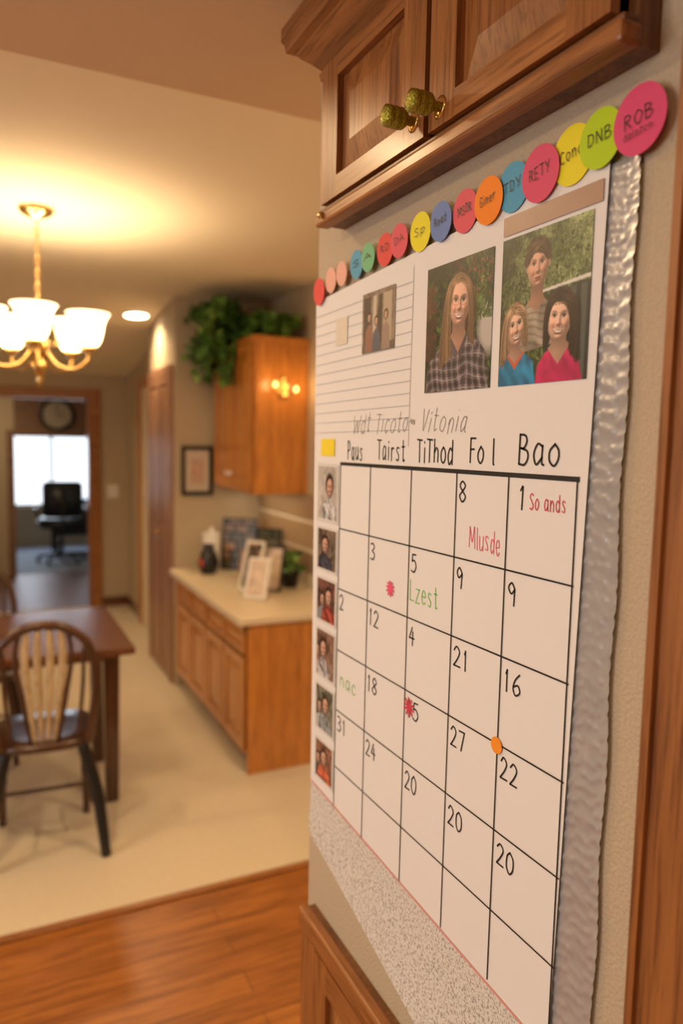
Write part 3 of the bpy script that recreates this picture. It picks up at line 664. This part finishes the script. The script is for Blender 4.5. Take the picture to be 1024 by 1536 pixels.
patch("sticky_note", 1.093, 1.042, 1.546, 1.573, XP-.0011, M_yel)
patch("pale_square", 1.045, 1.005, 1.715, 1.755, XP-.0011, M_pale)
def disc(name, y, z, r, mat, x, parent, ry=None, lift=.0):
    bm = bmesh.new(); n = 40
    c0 = [bm.verts.new((x-lift*math.sin(2*math.pi*i/n), y+r*math.cos(2*math.pi*i/n), z+(ry or r)*math.sin(2*math.pi*i/n))) for i in range(n)]
    bm.faces.new(c0); bmesh.ops.recalc_face_normals(bm, faces=bm.faces[:])
    o = finish(bm, name, mat, parent); s = o.modifiers.new("s", 'SOLIDIFY'); s.thickness = .0004; s.offset = 0; return o
M_or = plain("orange_dot", (.90, .30, .02), .5)
disc("orange_dot", .618, 1.246, .0092, M_or, XP-.0018, cal)

gl = empty("round_tag_garland")
dc = {'red': (.72, .09, .08), 'pale': (.80, .45, .36), 'blue': (.12, .38, .56), 'green': (.20, .50, .27), 'yellow': (.80, .72, .03), 'peri': (.16, .24, .52), 'coral': (.70, .11, .15), 'orange': (.88, .25, .02), 'sky': (.09, .35, .56), 'pink': (.68, .09, .18), 'lime': (.46, .66, .02), 'hot': (.70, .08, .20), 'white': (.75, .62, .55)}
MD = {k: plain("tag_"+k, v, .6, bscale=30, var=.04, spec=.2) for k, v in dc.items()}
dots = [(1.104,1.806,.021,'red','~'),(1.064,1.817,.019,'pale','~'),(1.022,1.819,.018,'pale','~'),(.977,1.8235,.020,'blue','S'),(.938,1.825,.0195,'green','A'),(.893,1.826,.0215,'red','RD'),(.852,1.828,.0215,'coral','DA'),(.804,1.828,.0235,'yellow','Sp'),(.756,1.828,.0225,'peri','Read'),(.710,1.828,.0235,'coral','MSOR'),(.665,1.827,.0245,'orange','Giner'),(.627,1.830,.0245,'sky','TDY'),(.584,1.830,.0265,'pink','RETY'),(.543,1.834,.0265,'yellow','Cond'),(.507,1.836,.0250,'lime','DNB'),(.464,1.836,.0275,'hot','ROB')]
for k, (y, z, r, cn, s) in enumerate(dots):
    x = XP-.0018-((k+1) % 2)*.0020-.0008
    if k == 15: x -= .0026
    disc("tag_%d" % k, y, z, r, MD[cn], x, gl, lift=.0010)
    if s != '~':
        text("tag_text_%d" % k, s, y+r*.55, z-r*.18, r*.42, M_ink, r*1.1, .0009, x=x-.0014, parent=gl, rot=.10, jit=.06)
text("tag_subtext", "dalatcn", .464+.015, 1.8225, .006, M_ink, .030, .0006, x=XP-.0068, parent=gl, rot=.08)

# ------------------------------------------------------------------ kitchen base cabinet
kb = empty("kitchen_base_cabinet")
XF = 1.085; Y0 = 3.17; Y1 = 4.549; ZC = .76
box("carcass", (XF, Y0+.01, .09), (XR-.001, Y1, ZC-.04), M_kitz, kb)
box("toe_kick", (XF+.06, Y0+.02, .005), (XR-.001, Y1, .09), M_oakz_d, kb)
box("end_panel", (XF-.004, Y0, .005), (XR-.001, Y0+.012, ZC-.04), M_kitz, kb)
box("countertop", (XF-.055, Y0-.02, ZC-.04), (XR-.001, Y1, ZC), M_counter, kb, bevel=.008)
n = 4; w = (Y1-Y0-.05)/n
for i in range(n):
    a = Y0+.03+i*w; raised_door("drawer_%d" % i, XF, a, a+w-.02, .575, .70, .022, M_kitz, M_kity, kb)
    raised_door("door_%d" % i, XF, a, a+w-.02, .11, .555, .05, M_kitz, M_kity, kb)
box("backsplash_tiles", (XR-.012, Y0, ZC), (XR-.0005, Y1, 1.27), M_tile, kb)
box("counter_upstand", (XR-.024, Y0, ZC), (XR-.012, Y1, ZC+.07), M_counter, kb, bevel=.003)

ku = empty("kitchen_wall_cabinet")
UX, UY0, UY1, UZ0, UZ1 = 1.315, 3.79, 4.50, 1.272, 2.11
box("carcass", (UX, UY0, UZ0), (XR-.001, UY1, UZ1), M_kitz, ku, bevel=.002)
box("top_moulding", (UX-.015, UY0-.012, UZ1-.02), (XR-.001, UY1+.01, UZ1+.012), M_kity, ku, bevel=.005)
hw = (UY1-UY0)/2
for i in range(2):
    a = UY0+.01+i*hw; raised_door("door_%d" % i, UX, a, a+hw-.02, UZ0+.02, UZ1-.03, .055, M_kitz, M_kity, ku)
    yk = a+hw-.045 if i == 0 else a+.025
    bm = bmesh.new(); lathe_bm(bm, [(0,0),(.006,0),(.006,.01),(.014,.016),(.012,.024),(0,.027)], (0,0,0), 16)
    o = finish(bm, "knob_%d" % i, M_white, ku, True); o.rotation_euler = (0, -math.pi/2, 0); o.location = (UX-.0165, yk, UZ0+.10)
wl = empty("added_glow_lamp")  # lamp added to make the warm glow on the cabinet end panel
lathe("lamp_stem", [(0,1.80),(.012,1.80),(.012,1.81),(.006,1.82),(.006,1.90),(.012,1.91),(0,1.92)], (1.475, UY0-.018, 0), M_brass, wl)
box("lamp_backplate", (1.45, UY0-.012, 1.80), (1.50, UY0-.0005, 1.90), M_brass, wl, bevel=.003)
M_flame = plain("added_amber_bulb", (1, .6, .25), .5, emis=5, ecol=(1, .45, .12))
for i, (dx, zz) in enumerate([(-.06, 1.865), (.06, 1.845)]):
    tube("lamp_arm_%d" % i, [(1.475, UY0-.02, 1.85), (1.475+dx*.6, UY0-.035, 1.825), (1.475+dx, UY0-.045, zz-.02)], .004, M_brass, wl)
    lathe("bulb_glass_%d" % i, [(0,0),(.008,0),(.012,.012),(.010,.022),(.004,.030),(0,.032)], (1.475+dx, UY0-.045, zz-.016), M_flame, wl, 16)
    l = bpy.data.lights.new("panel_glow_fill", 'POINT'); l.energy = .5; l.color = (1, .58, .22); l.shadow_soft_size = .03  # point light of the added lamp, throws the glow onto the panel
    lo = bpy.data.objects.new("panel_glow_source_%d" % i, l); lo.location = (1.475+dx, UY0-.085, zz); C.objects.link(lo); lo.parent = wl

M_leaf = plain("ivy_leaf", (.06, .17, .03), .45, bscale=14, var=.5); M_leaf2 = plain("ivy_leaf_light", (.15, .30, .05), .45, bscale=14, var=.3)
iv = empty("ivy_plant")
lathe("basket", [(0,.001),(.07,.001),(.085,.05),(.09,.10),(.08,.10),(.07,.09),(0,.09)], (1.43, 4.30, UZ1+.0125), M_oakz_d, iv)
bm = bmesh.new()
def leaf(bm, p, s, R):
    pts = [(0,0,0),(.32,.18,.05),(.5,-.05,.08),(.38,-.45,.03),(0,-1.0,-.12),(-.38,-.45,.03),(-.5,-.05,.08),(-.32,.18,.05)]
    v = [bm.verts.new(p+R@(Vector(q)*s)) for q in pts]
    mi = 1 if random.random() < .35 else 0
    for f in [(0,1,2,3),(0,3,4),(0,4,5),(0,5,6,7)]:
        ff = bm.faces.new([v[i] for i in f]); ff.material_index = mi
stems = []
for k in range(88):
    if k < 44:
        st = Vector((1.40+random.uniform(-.08, .05), 4.28+random.uniform(-.12, .12), 2.17))
        en = Vector((1.24+random.uniform(-.15, .07), 4.30+random.uniform(-.26, .20), random.choice([2.32, 2.26, 2.16, 2.05, 1.97, 1.90])+random.uniform(-.03, .03)))
        mid = (st+en)/2+Vector((-.03, 0, .09))
    else:
        st = Vector((1.45, 4.25, 2.17)); en = Vector((1.36+random.uniform(-.03, .24), random.uniform(3.75, 4.3), 2.15+random.uniform(0, .08)))
        mid = (st+en)/2+Vector((0, 0, .06))
    stems.append(crom([st, mid, en], 8))
for P in stems:
    for p in P[2:]:
        for _ in range(2):
            R = Matrix.Rotation(random.uniform(0, 6.28), 3, 'Z') @ Matrix.Rotation(random.uniform(-.2, 1.3), 3, 'X') @ Matrix.Rotation(random.uniform(-.5, .5), 3, 'Y')
            q = p+Vector((random.uniform(-.03, .03), random.uniform(-.03, .03), random.uniform(-.02, .03)))
            if q.z < 2.135 and q.x > 1.27: q.z = 2.14
            leaf(bm, q, random.uniform(.035, .065), R)
for v in bm.verts:
    if v.co.x > 1.29 and v.co.z < 2.124: v.co.z = 2.125
    v.co.x = min(v.co.x, 1.62); v.co.y = min(v.co.y, 4.54)
finish(bm, "leaves", None, iv, mats=[M_leaf, M_leaf2])
bm = bmesh.new()
for P in stems[::2]: tube_bm(bm, P, .002, 5)
finish(bm, "stems", M_leaf, iv)

pf = empty("picture_frame")
boxes("frame", [((1.105,4.53,1.215),(1.127,4.549,1.52)), ((1.278,4.53,1.215),(1.30,4.549,1.52)), ((1.127,4.53,1.215),(1.278,4.549,1.24)), ((1.127,4.53,1.495),(1.278,4.549,1.52))], M_black, pf)
M_mat = plain("picture_mat", (.60, .52, .42), .7)
box("mat_board", (1.127, 4.538, 1.24), (1.278, 4.545, 1.495), M_mat, pf)
box("print", (1.160, 4.536, 1.29), (1.245, 4.538, 1.44), plain("print_paper", (.55, .36, .28), .6, bscale=70, var=.6), pf)

cz = ZC+.0015
vs = empty("dark_pitcher")
lathe("pitcher_body", [(0,0),(.04,0),(.058,.03),(.062,.07),(.045,.12),(.03,.15),(.034,.175),(.028,.175),(.024,.15),(0,.14)], (1.21, 4.30, cz), M_black, vs)
tube("pitcher_handle", [(1.21, 4.262, cz+.16), (1.21, 4.21, cz+.15), (1.21, 4.205, cz+.09), (1.21, 4.243, cz+.055)], .006, M_black, vs)
disc_m = plain("red_motif", (.55, .06, .03), .5)
bm = bmesh.new(); bmesh.ops.create_uvsphere(bm, u_segments=14, v_segments=10, radius=.026, matrix=Matrix.Translation((1.158, 4.27, cz+.07)) @ Matrix.Diagonal((.4, 1, 1, 1)))
finish(bm, "pitcher_motif", disc_m, vs, True)
cn = empty("ceramic_canister")
lathe("canister_body", [(0,0),(.05,0),(.054,.01),(.054,.20),(.05,.21),(0,.21)], (1.265, 4.43, cz), M_white, cn)
lathe("canister_lid", [(.055,.21),(.055,.225),(.02,.235),(.01,.245),(.014,.26),(0,.265)], (1.265, 4.43, cz), M_white, cn)
def leaning(name, cx, cy, w, h, ang, lean, fmat, pmat, fw=.012):
    e = empty(name); cl, sl = math.cos(lean), math.sin(lean)
    def tr(bm):
        M = Matrix.Rotation(ang, 4, 'Z') @ Matrix.Rotation(-lean, 4, 'X')
        for v in bm.verts: v.co = M @ v.co
        for v in bm.verts: v.co += Vector((cx, cy, cz+.018*sl+.0005))
    bm = bmesh.new()
    abox(bm, (-w/2,0,0),(-w/2+fw,.012,h)); abox(bm, (w/2-fw,0,0),(w/2,.012,h)); abox(bm, (-w/2+fw,0,0),(w/2-fw,.012,fw)); abox(bm, (-w/2+fw,0,h-fw),(w/2-fw,.012,h))
    tr(bm); finish(bm, "frame", fmat, e)
    bm = bmesh.new(); abox(bm, (-w/2+fw,.004,fw),(w/2-fw,.010,h-fw)); tr(bm); finish(bm, "print", pmat, e)
    bm = bmesh.new(); abox(bm, (-.015,.012,.02),(.015,.017,h*.78)); tr(bm); finish(bm, "strut", fmat, e)
    return e
M_coll = brick("photo_collage", (.45, .27, .18), (.08, .10, .07), (.02, .02, .02), 1.0, .07, .055, .3, swap=(math.pi/2, 0, 0), ms=.006, grain=True)
M_lite = plain("pale_print", (.60, .48, .40), .5, bscale=30, var=.6)
leaning("collage_frame", 1.40, 4.33, .22, .32, math.radians(-38), .14, M_black, M_coll)
leaning("photo_frame", 1.50, 4.10, .17, .28, math.radians(-50), .14, M_black, M_coll)
leaning("small_frame", 1.38, 4.06, .12, .16, math.radians(-40), .2, M_oakz, M_lite)
leaning("tabletop_frame", 1.25, 3.70, .12, .27, math.radians(-56), .30, M_white, M_coll, .014)
leaning("tabletop_frame", 1.22, 3.50, .12, .21, math.radians(-46), .34, M_white, M_lite, .012)
leaning("dark_stand_frame", 1.36, 3.66, .13, .24, math.radians(-48), .22, M_black, M_lite, .010)
jr = empty("glass_jar")
lathe("jar_body", [(0,0),(.035,0),(.04,.01),(.04,.09),(.03,.105),(.03,.12),(0,.12)], (1.47, 3.93, cz), plain("amber_jar", (.35, .14, .04), .15), jr)
lathe("jar_lid", [(.033,.12),(.033,.14),(0,.142)], (1.47, 3.93, cz), M_brass, jr)
hp = empty("potted_herb")
lathe("pot", [(0,0),(.04,0),(.055,.08),(.058,.085),(.05,.085),(.045,.07),(0,.07)], (1.52, 3.76, cz), M_black, hp)
bm = bmesh.new()
for k in range(90):
    R = Matrix.Rotation(random.uniform(0, 6.28), 3, 'Z') @ Matrix.Rotation(random.uniform(-.3, 1.2), 3, 'X')
    p = Vector((1.51+random.gauss(0, .03), 3.74+random.gauss(0, .045), cz+.10+random.uniform(0, .10)))
    leaf(bm, p, random.uniform(.03, .05), R)
for v in bm.verts: v.co.x = min(v.co.x, 1.60)
finish(bm, "foliage", None, hp, mats=[M_leaf, M_leaf2])

# ------------------------------------------------------------------ chandelier
ch = empty("brass_chandelier"); CX, CY = .205, 3.10
lathe("canopy", [(0,2.419),(.062,2.419),(.065,2.410),(.05,2.396),(.02,2.388),(.008,2.375),(0,2.375)], (CX, CY, 0), M_brass, ch)
bm = bmesh.new(); z = 2.372; k = 0
while z > 2.045:
    pts = []
    for i in range(12):
        a = 2*math.pi*i/12; u = .0085*math.cos(a); v = .017*math.sin(a)
        pts.append(Vector((CX+(u if k % 2 else 0), CY+(0 if k % 2 else u), z-.014+v)))
    tube_bm(bm, pts, .0030, 6, closed=True); z -= .025; k += 1
finish(bm, "chain", M_brass, ch)
lathe("body", [(0,2.05),(.007,2.045),(.010,2.03),(.028,2.015),(.034,2.00),(.014,1.985),(.012,1.965),(.022,1.95),(.036,1.93),(.040,1.90),(.026,1.875),(.016,1.86),(.030,1.845),(.034,1.825),(.018,1.805),(.010,1.79),(.014,1.778),(.008,1.762),(0,1.755)], (CX, CY, 0), M_brass, ch)
m, nt, b = newmat("frosted_glass_shade")
b.inputs["Base Color"].default_value = (1, .93, .80, 1); b.inputs["Roughness"].default_value = .4
b.inputs["Emission Color"].default_value = (1, .82, .56, 1); b.inputs["Emission Strength"].default_value = 3.4
tr = N(nt, "ShaderNodeBsdfTranslucent"); tr.inputs[0].default_value = (1, .93, .8, 1)
mx = N(nt, "ShaderNodeMixShader"); mx.inputs[0].default_value = .5
nt.links.new(b.outputs[0], mx.inputs[1]); nt.links.new(tr.outputs[0], mx.inputs[2]); nt.links.new(mx.outputs[0], nt.nodes["Material Output"].inputs["Surface"])
M_shade = m
for k in range(5):
    a = math.radians(-25.95+72*k); d = Vector((math.cos(a), math.sin(a), 0)); c0 = Vector((CX, CY, 0))
    P = [c0+d*.02+Vector((0,0,1.905)), c0+d*.07+Vector((0,0,1.84)), c0+d*.135+Vector((0,0,1.825)), c0+d*.185+Vector((0,0,1.855)), c0+d*.19+Vector((0,0,1.895))]
    tube("arm_%d" % k, P, .0065, M_brass, ch)
    P = [c0+d*.03+Vector((0,0,1.96)), c0+d*.07+Vector((0,0,1.99)), c0+d*.10+Vector((0,0,1.95)), c0+d*.085+Vector((0,0,1.92)), c0+d*.068+Vector((0,0,1.935))]
    tube("scroll_%d" % k, P, .0045, M_brass, ch)
    s = c0+d*.19
    lathe("cup_%d" % k, [(0,1.885),(.02,1.887),(.030,1.90),(.026,1.912),(0,1.912)], (s.x, s.y, 0), M_brass, ch)
    lathe("shade_%d" % k, [(.026,1.913),(.036,1.915),(.048,1.935),(.055,1.965),(.060,1.995),(.070,2.02),(.082,2.035),(.080,2.037),(.067,2.021),(.057,1.995),(.052,1.965),(.045,1.938),(.03,1.92)], (s.x, s.y, 0), M_shade, ch, 32)
    l = bpy.data.lights.new("chandelier_bulb", 'POINT'); l.energy = 5.5; l.color = (1, .76, .46); l.shadow_soft_size = .03
    lo = bpy.data.objects.new("bulb_%d" % k, l); lo.location = (s.x, s.y, 1.985); C.objects.link(lo); lo.parent = ch

# ------------------------------------------------------------------ dining table
dt = empty("dining_table")
TX0, TX1, TY0, TY1, TZ = -.95, .53, 2.93, 3.70, .74
box("top", (TX0, TY0, TZ-.03), (TX1, TY1, TZ), M_dark, dt, bevel=.006)
boxes("apron", [((TX0+.05,TY0+.20,TZ-.10),(TX1-.04,TY0+.22,TZ-.0305)), ((TX0+.05,TY1-.08,TZ-.10),(TX1-.04,TY1-.06,TZ-.0305)), ((TX1-.06,TY0+.22,TZ-.10),(TX1-.04,TY1-.08,TZ-.0305)), ((TX0+.05,TY0+.22,TZ-.10),(TX0+.07,TY1-.08,TZ-.0305))], M_dark, dt)
for i, (x, y) in enumerate([(TX1-.06, TY0+.25), (TX1-.06, TY1-.09), (TX0+.08, TY0+.25), (TX0+.08, TY1-.09)]):
    bm = bmesh.new(); r0, r1 = .034, .026
    lo_ = [bm.verts.new((x+sx*r1, y+sy*r1, .005)) for sx, sy in [(-1,-1),(1,-1),(1,1),(-1,1)]]
    hi_ = [bm.verts.new((x+sx*r0, y+sy*r0, TZ-.031)) for sx, sy in [(-1,-1),(1,-1),(1,1),(-1,1)]]
    bm.faces.new(lo_[::-1]); bm.faces.new(hi_)
    for k in range(4): bm.faces.new([lo_[k], lo_[(k+1) % 4], hi_[(k+1) % 4], hi_[k]])
    bmesh.ops.bevel(bm, geom=bm.edges[:], offset=.005, segments=2, affect='EDGES')
    finish(bm, "leg_%d" % i, M_darkz, dt)

# ------------------------------------------------------------------ dining chairs (bow back)
def chair(loc, rot):
    e = empty("dining_chair")
    bm = bmesh.new(); n = 40; prof = [(.94,.415),(1.0,.425),(1.0,.440),(.95,.450),(.6,.444),(.02,.440)]
    rings = []
    for s, z in prof:
        rg = []
        for i in range(n):
            a = 2*math.pi*i/n; ca, sa = math.cos(a), math.sin(a)
            x = .185*np.sign(ca)*abs(ca)**.6*(1+.06*sa); y = .18*np.sign(sa)*abs(sa)**.6
            rg.append(bm.verts.new((x*s, y*s, z)))
        rings.append(rg)
    for k in range(len(rings)-1):
        for i in range(n):
            f = bm.faces.new([rings[k][i], rings[k][(i+1) % n], rings[k+1][(i+1) % n], rings[k+1][i]]); f.smooth = True
    bm.faces.new(rings[0][::-1]); bm.faces.new(rings[-1])
    finish(bm, "seat", M_darkz, e)
    bow = [(-.150,-.155,.43),(-.172,-.175,.58),(-.178,-.195,.70),(-.150,-.212,.82),(-.08,-.222,.885),(0,-.226,.905),(.08,-.222,.885),(.150,-.212,.82),(.178,-.195,.70),(.172,-.175,.58),(.150,-.155,.43)]
    tube("bow", bow, .0165, M_darkz, e, 10)
    for i, x in enumerate([-.125, .125]):
        zt = .87-abs(x)*.45
        tube("spindle_%d" % i, [(x*.9, -.150, .44), (x*1.05, -.185, .65), (x*1.08, -.212, zt)], .007, M_darkz, e, 8)
    for i, x in enumerate([-.051, -.017, .017, .051]):
        tube("splat_slat_%d" % i, [(x*.62, -.150, .445), (x*1.0, -.180, .62), (x*1.25, -.205, .78), (x*1.1, -.220, .885)], [.009, .0135, .015, .012], M_slat, e, 8)
    for i, x in enumerate([-.085, .085]):
        tube("splat_edge_%d" % i, [(x*.55, -.150, .445), (x*.85, -.182, .62), (x*1.1, -.206, .78), (x*.95, -.220, .878)], [.007, .009, .009, .008], M_darkz, e, 8)
    for i, (x, y, bx, by, mt, r) in enumerate([(.13,-.13,.205,-.215,M_black,.023), (-.13,-.13,-.205,-.215,M_black,.023), (.13,.12,.16,.155,M_darkz,.018), (-.13,.12,-.16,.155,M_darkz,.018)]):
        mid = ((x+bx)/2+(.012 if x > 0 else -.012), (y+by)/2+.01, .23)
        tube("leg_%d" % i, [(x, y, .425), mid, (bx, by, .0055)], [r, r*1.05, r*.8], mt, e, 10)
    tube("stretcher_side_r", [(.165,-.165,.20), (.15,0,.20), (.145,.14,.20)], .008, M_darkz, e, 8)
    tube("stretcher_side_l", [(-.165,-.165,.20), (-.15,0,.20), (-.145,.14,.20)], .008, M_darkz, e, 8)
    tube("stretcher_mid", [(-.15,0,.20), (0,0,.20), (.15,0,.20)], .008, M_darkz, e, 8)
    e.location = loc; e.rotation_euler = (0, 0, rot); return e
chair((.19, 2.97, 0), math.radians(-3))
chair((-.05, 3.86, 0), math.radians(180))

# ------------------------------------------------------------------ hall clock, office chair, desk, pendant
ck = empty("hall_clock")
bm = bmesh.new(); lathe_bm(bm, [(0,.0),(.17,0),(.19,.012),(.185,.03),(.155,.032),(.15,.016)], (0,0,0), 40)
o = finish(bm, "rim", M_black, ck, True); o.rotation_euler = (math.pi/2, 0, 0); o.location = (.76, 8.898, 1.80)
bm = bmesh.new(); lathe_bm(bm, [(0,.014),(.16,.014)], (0,0,0), 40)
o = finish(bm, "face", plain("clock_face", (.40, .35, .28), .5), ck, True); o.rotation_euler = (math.pi/2, 0, 0); o.location = (.76, 8.898, 1.80)
boxes("hands", [((.756,8.878,1.80),(.764,8.881,1.91)), ((.76,8.874,1.796),(.84,8.877,1.804))], M_black, ck)
oc = empty("office_chair")
OX, OY = .86, 9.7
bm = bmesh.new(); abox(bm, (OX-.26, OY-.24, .44), (OX+.26, OY+.24, .55)); bmesh.ops.bevel(bm, geom=bm.edges[:], offset=.035, segments=3, affect='EDGES'); finish(bm, "seat_pad", M_black, oc, True)
bm = bmesh.new(); abox(bm, (OX-.23, OY-.29, .58), (OX+.23, OY-.21, 1.02)); bmesh.ops.bevel(bm, geom=bm.edges[:], offset=.028, segments=3, affect='EDGES'); finish(bm, "back_pad", M_black, oc, True)
tube("back_post", [(OX, OY-.1, .43), (OX, OY-.25, .45), (OX, OY-.305, .62), (OX, OY-.295, .8)], .018, M_black, oc)
lathe("gas_column", [(.03,.10),(.03,.28),(.02,.28),(.02,.44)], (OX, OY, 0), M_black, oc)
for k in range(5):
    a = 2*math.pi*k/5+.3; tube("base_arm_%d" % k, [(OX, OY, .11), (OX+.28*math.cos(a), OY+.28*math.sin(a), .075)], .018, M_black, oc, smooth=False)
    bm = bmesh.new(); bmesh.ops.create_uvsphere(bm, u_segments=12, v_segments=8, radius=.028, matrix=Matrix.Translation((OX+.28*math.cos(a), OY+.28*math.sin(a), .029))); finish(bm, "caster_%d" % k, M_black, oc, True)
for sx in (-1, 1): tube("armrest_%d" % sx, [(OX+sx*.22, OY-.05, .48), (OX+sx*.29, OY-.05, .66), (OX+sx*.29, OY+.16, .67)], .018, M_black, oc)
dk = empty("writing_desk")
box("desk_top", (.80, 10.15, .72), (1.95, 10.75, .75), M_black, dk, bevel=.004)
boxes("desk_legs", [((.82,10.17,0),(.86,10.21,.72)), ((1.89,10.17,0),(1.93,10.21,.72)), ((.82,10.69,0),(.86,10.73,.72)), ((1.89,10.69,0),(1.93,10.73,.72)), ((.86,10.7,.2),(1.89,10.72,.70))], M_black, dk)
pl = empty("pendant_lamp")
tube("cord", [(.95, 10.0, 2.3), (.95, 10.0, 1.72)], .006, M_black, pl, smooth=False)
lathe("pendant_shade", [(.01,1.73),(.05,1.70),(.12,1.63),(.15,1.56),(.146,1.56),(.115,1.625),(.04,1.69)], (.95, 10.0, 0), M_black, pl)

# ------------------------------------------------------------------ lights
def area(name, loc, rot, sx, sy, e, col, spread=180):
    l = bpy.data.lights.new(name, 'AREA'); l.shape = 'RECTANGLE'; l.size = sx; l.size_y = sy; l.energy = e; l.color = col; l.spread = math.radians(spread)
    o = bpy.data.objects.new(name, l); o.location = loc; o.rotation_euler = rot; C.objects.link(o); return o
area("added_window_fill", (-2.78, .8, 1.48), (0, -math.pi/2, 0), 1.15, 1.7, 25, (1, .93, .89))  # fill placed at the added left window, brightens the calendar side
area("far_window_daylight", (.87, 11.15, 1.3), (-math.pi/2, 0, 0), 1.3, 1.4, 28, (.74, .86, 1))
WARM = (1, .70, .38)
for i, (x, y, en) in enumerate([(-.7, .9, 7), (-.9, -.9, 7), (-.5, -.2, 5)]):  # unseen soffit downlights added as warm fill around the camera
    e = empty("added_soffit_fill"); downlight((x, y, 2.2195), 0, e, .06)
    l = area("lamp", (x, y, 2.205), (0, 0, 0), .12, .12, en, WARM); l.parent = e
l = area("lamp", (.928, 5.03, 2.345), (-math.atan(.124), 0, 0), .14, .14, 7, WARM, 130); l.parent = rl
area("under_cabinet_fill", (1.50, 4.15, 1.262), (0, 0, 0), .05, .6, 1.0, (1, .74, .45))  # fill added below the wall cabinet to brighten the counter
for (x, y, en) in [(-1.3, 2.6, 17), (-1.3, 5.2, 17), (-.2, 1.9, 13), (1.2, 1.75, 17)]:  # unseen downlights added to brighten the dining area and cabinet end panel
    e = empty("added_ceiling_fill"); zz = 2.42 if y < 4.6 else 2.42-(y-4.6)*.124
    downlight((x, y, zz-.0005), 0 if y < 4.6 else -math.atan(.124), e, .075)
    l = area("lamp", (x, y, zz-.03), (0, 0, 0), .15, .15, en, WARM); l.parent = e
e = empty("added_hall_fill"); downlight((-.1, 8.0, 2.2995), 0, e, .09); l = area("lamp", (-.1, 8.0, 2.27), (0, 0, 0), .16, .16, 11, (1, .72, .42)); l.parent = e  # unseen downlight added to warm the hall floor and light the clock

w = bpy.data.worlds.new("World"); bpy.context.scene.world = w; w.use_nodes = True
bg = w.node_tree.nodes["Background"]; bg.inputs[0].default_value = (.86, .93, 1, 1); bg.inputs[1].default_value = 2.0

# ------------------------------------------------------------------ camera
cam = bpy.data.cameras.new("camera"); co = bpy.data.objects.new("camera", cam); C.objects.link(co)
yaw, pitch, roll = math.radians(25.95), math.radians(5.49), math.radians(1.14)
fw = Vector((math.sin(yaw)*math.cos(pitch), math.cos(yaw)*math.cos(pitch), -math.sin(pitch)))
r0 = Vector((math.cos(yaw), -math.sin(yaw), 0)); u0 = r0.cross(fw)
r_ = r0*math.cos(roll)+u0*math.sin(roll); u_ = -r0*math.sin(roll)+u0*math.cos(roll)
mt = Matrix((r_, u_, -fw)).transposed().to_4x4(); mt.translation = (0, 0, 1.57)
co.matrix_world = mt
cam.sensor_fit = 'VERTICAL'; cam.sensor_height = 36; cam.sensor_width = 24; cam.lens = 1108.3*36/1536; cam.clip_start = .02
cam.dof.use_dof = True; cam.dof.focus_distance = .80; cam.dof.aperture_fstop = 3.0
sc = bpy.context.scene; sc.camera = co
sc.view_settings.view_transform = 'Standard'
sc.view_settings.exposure = -0.1
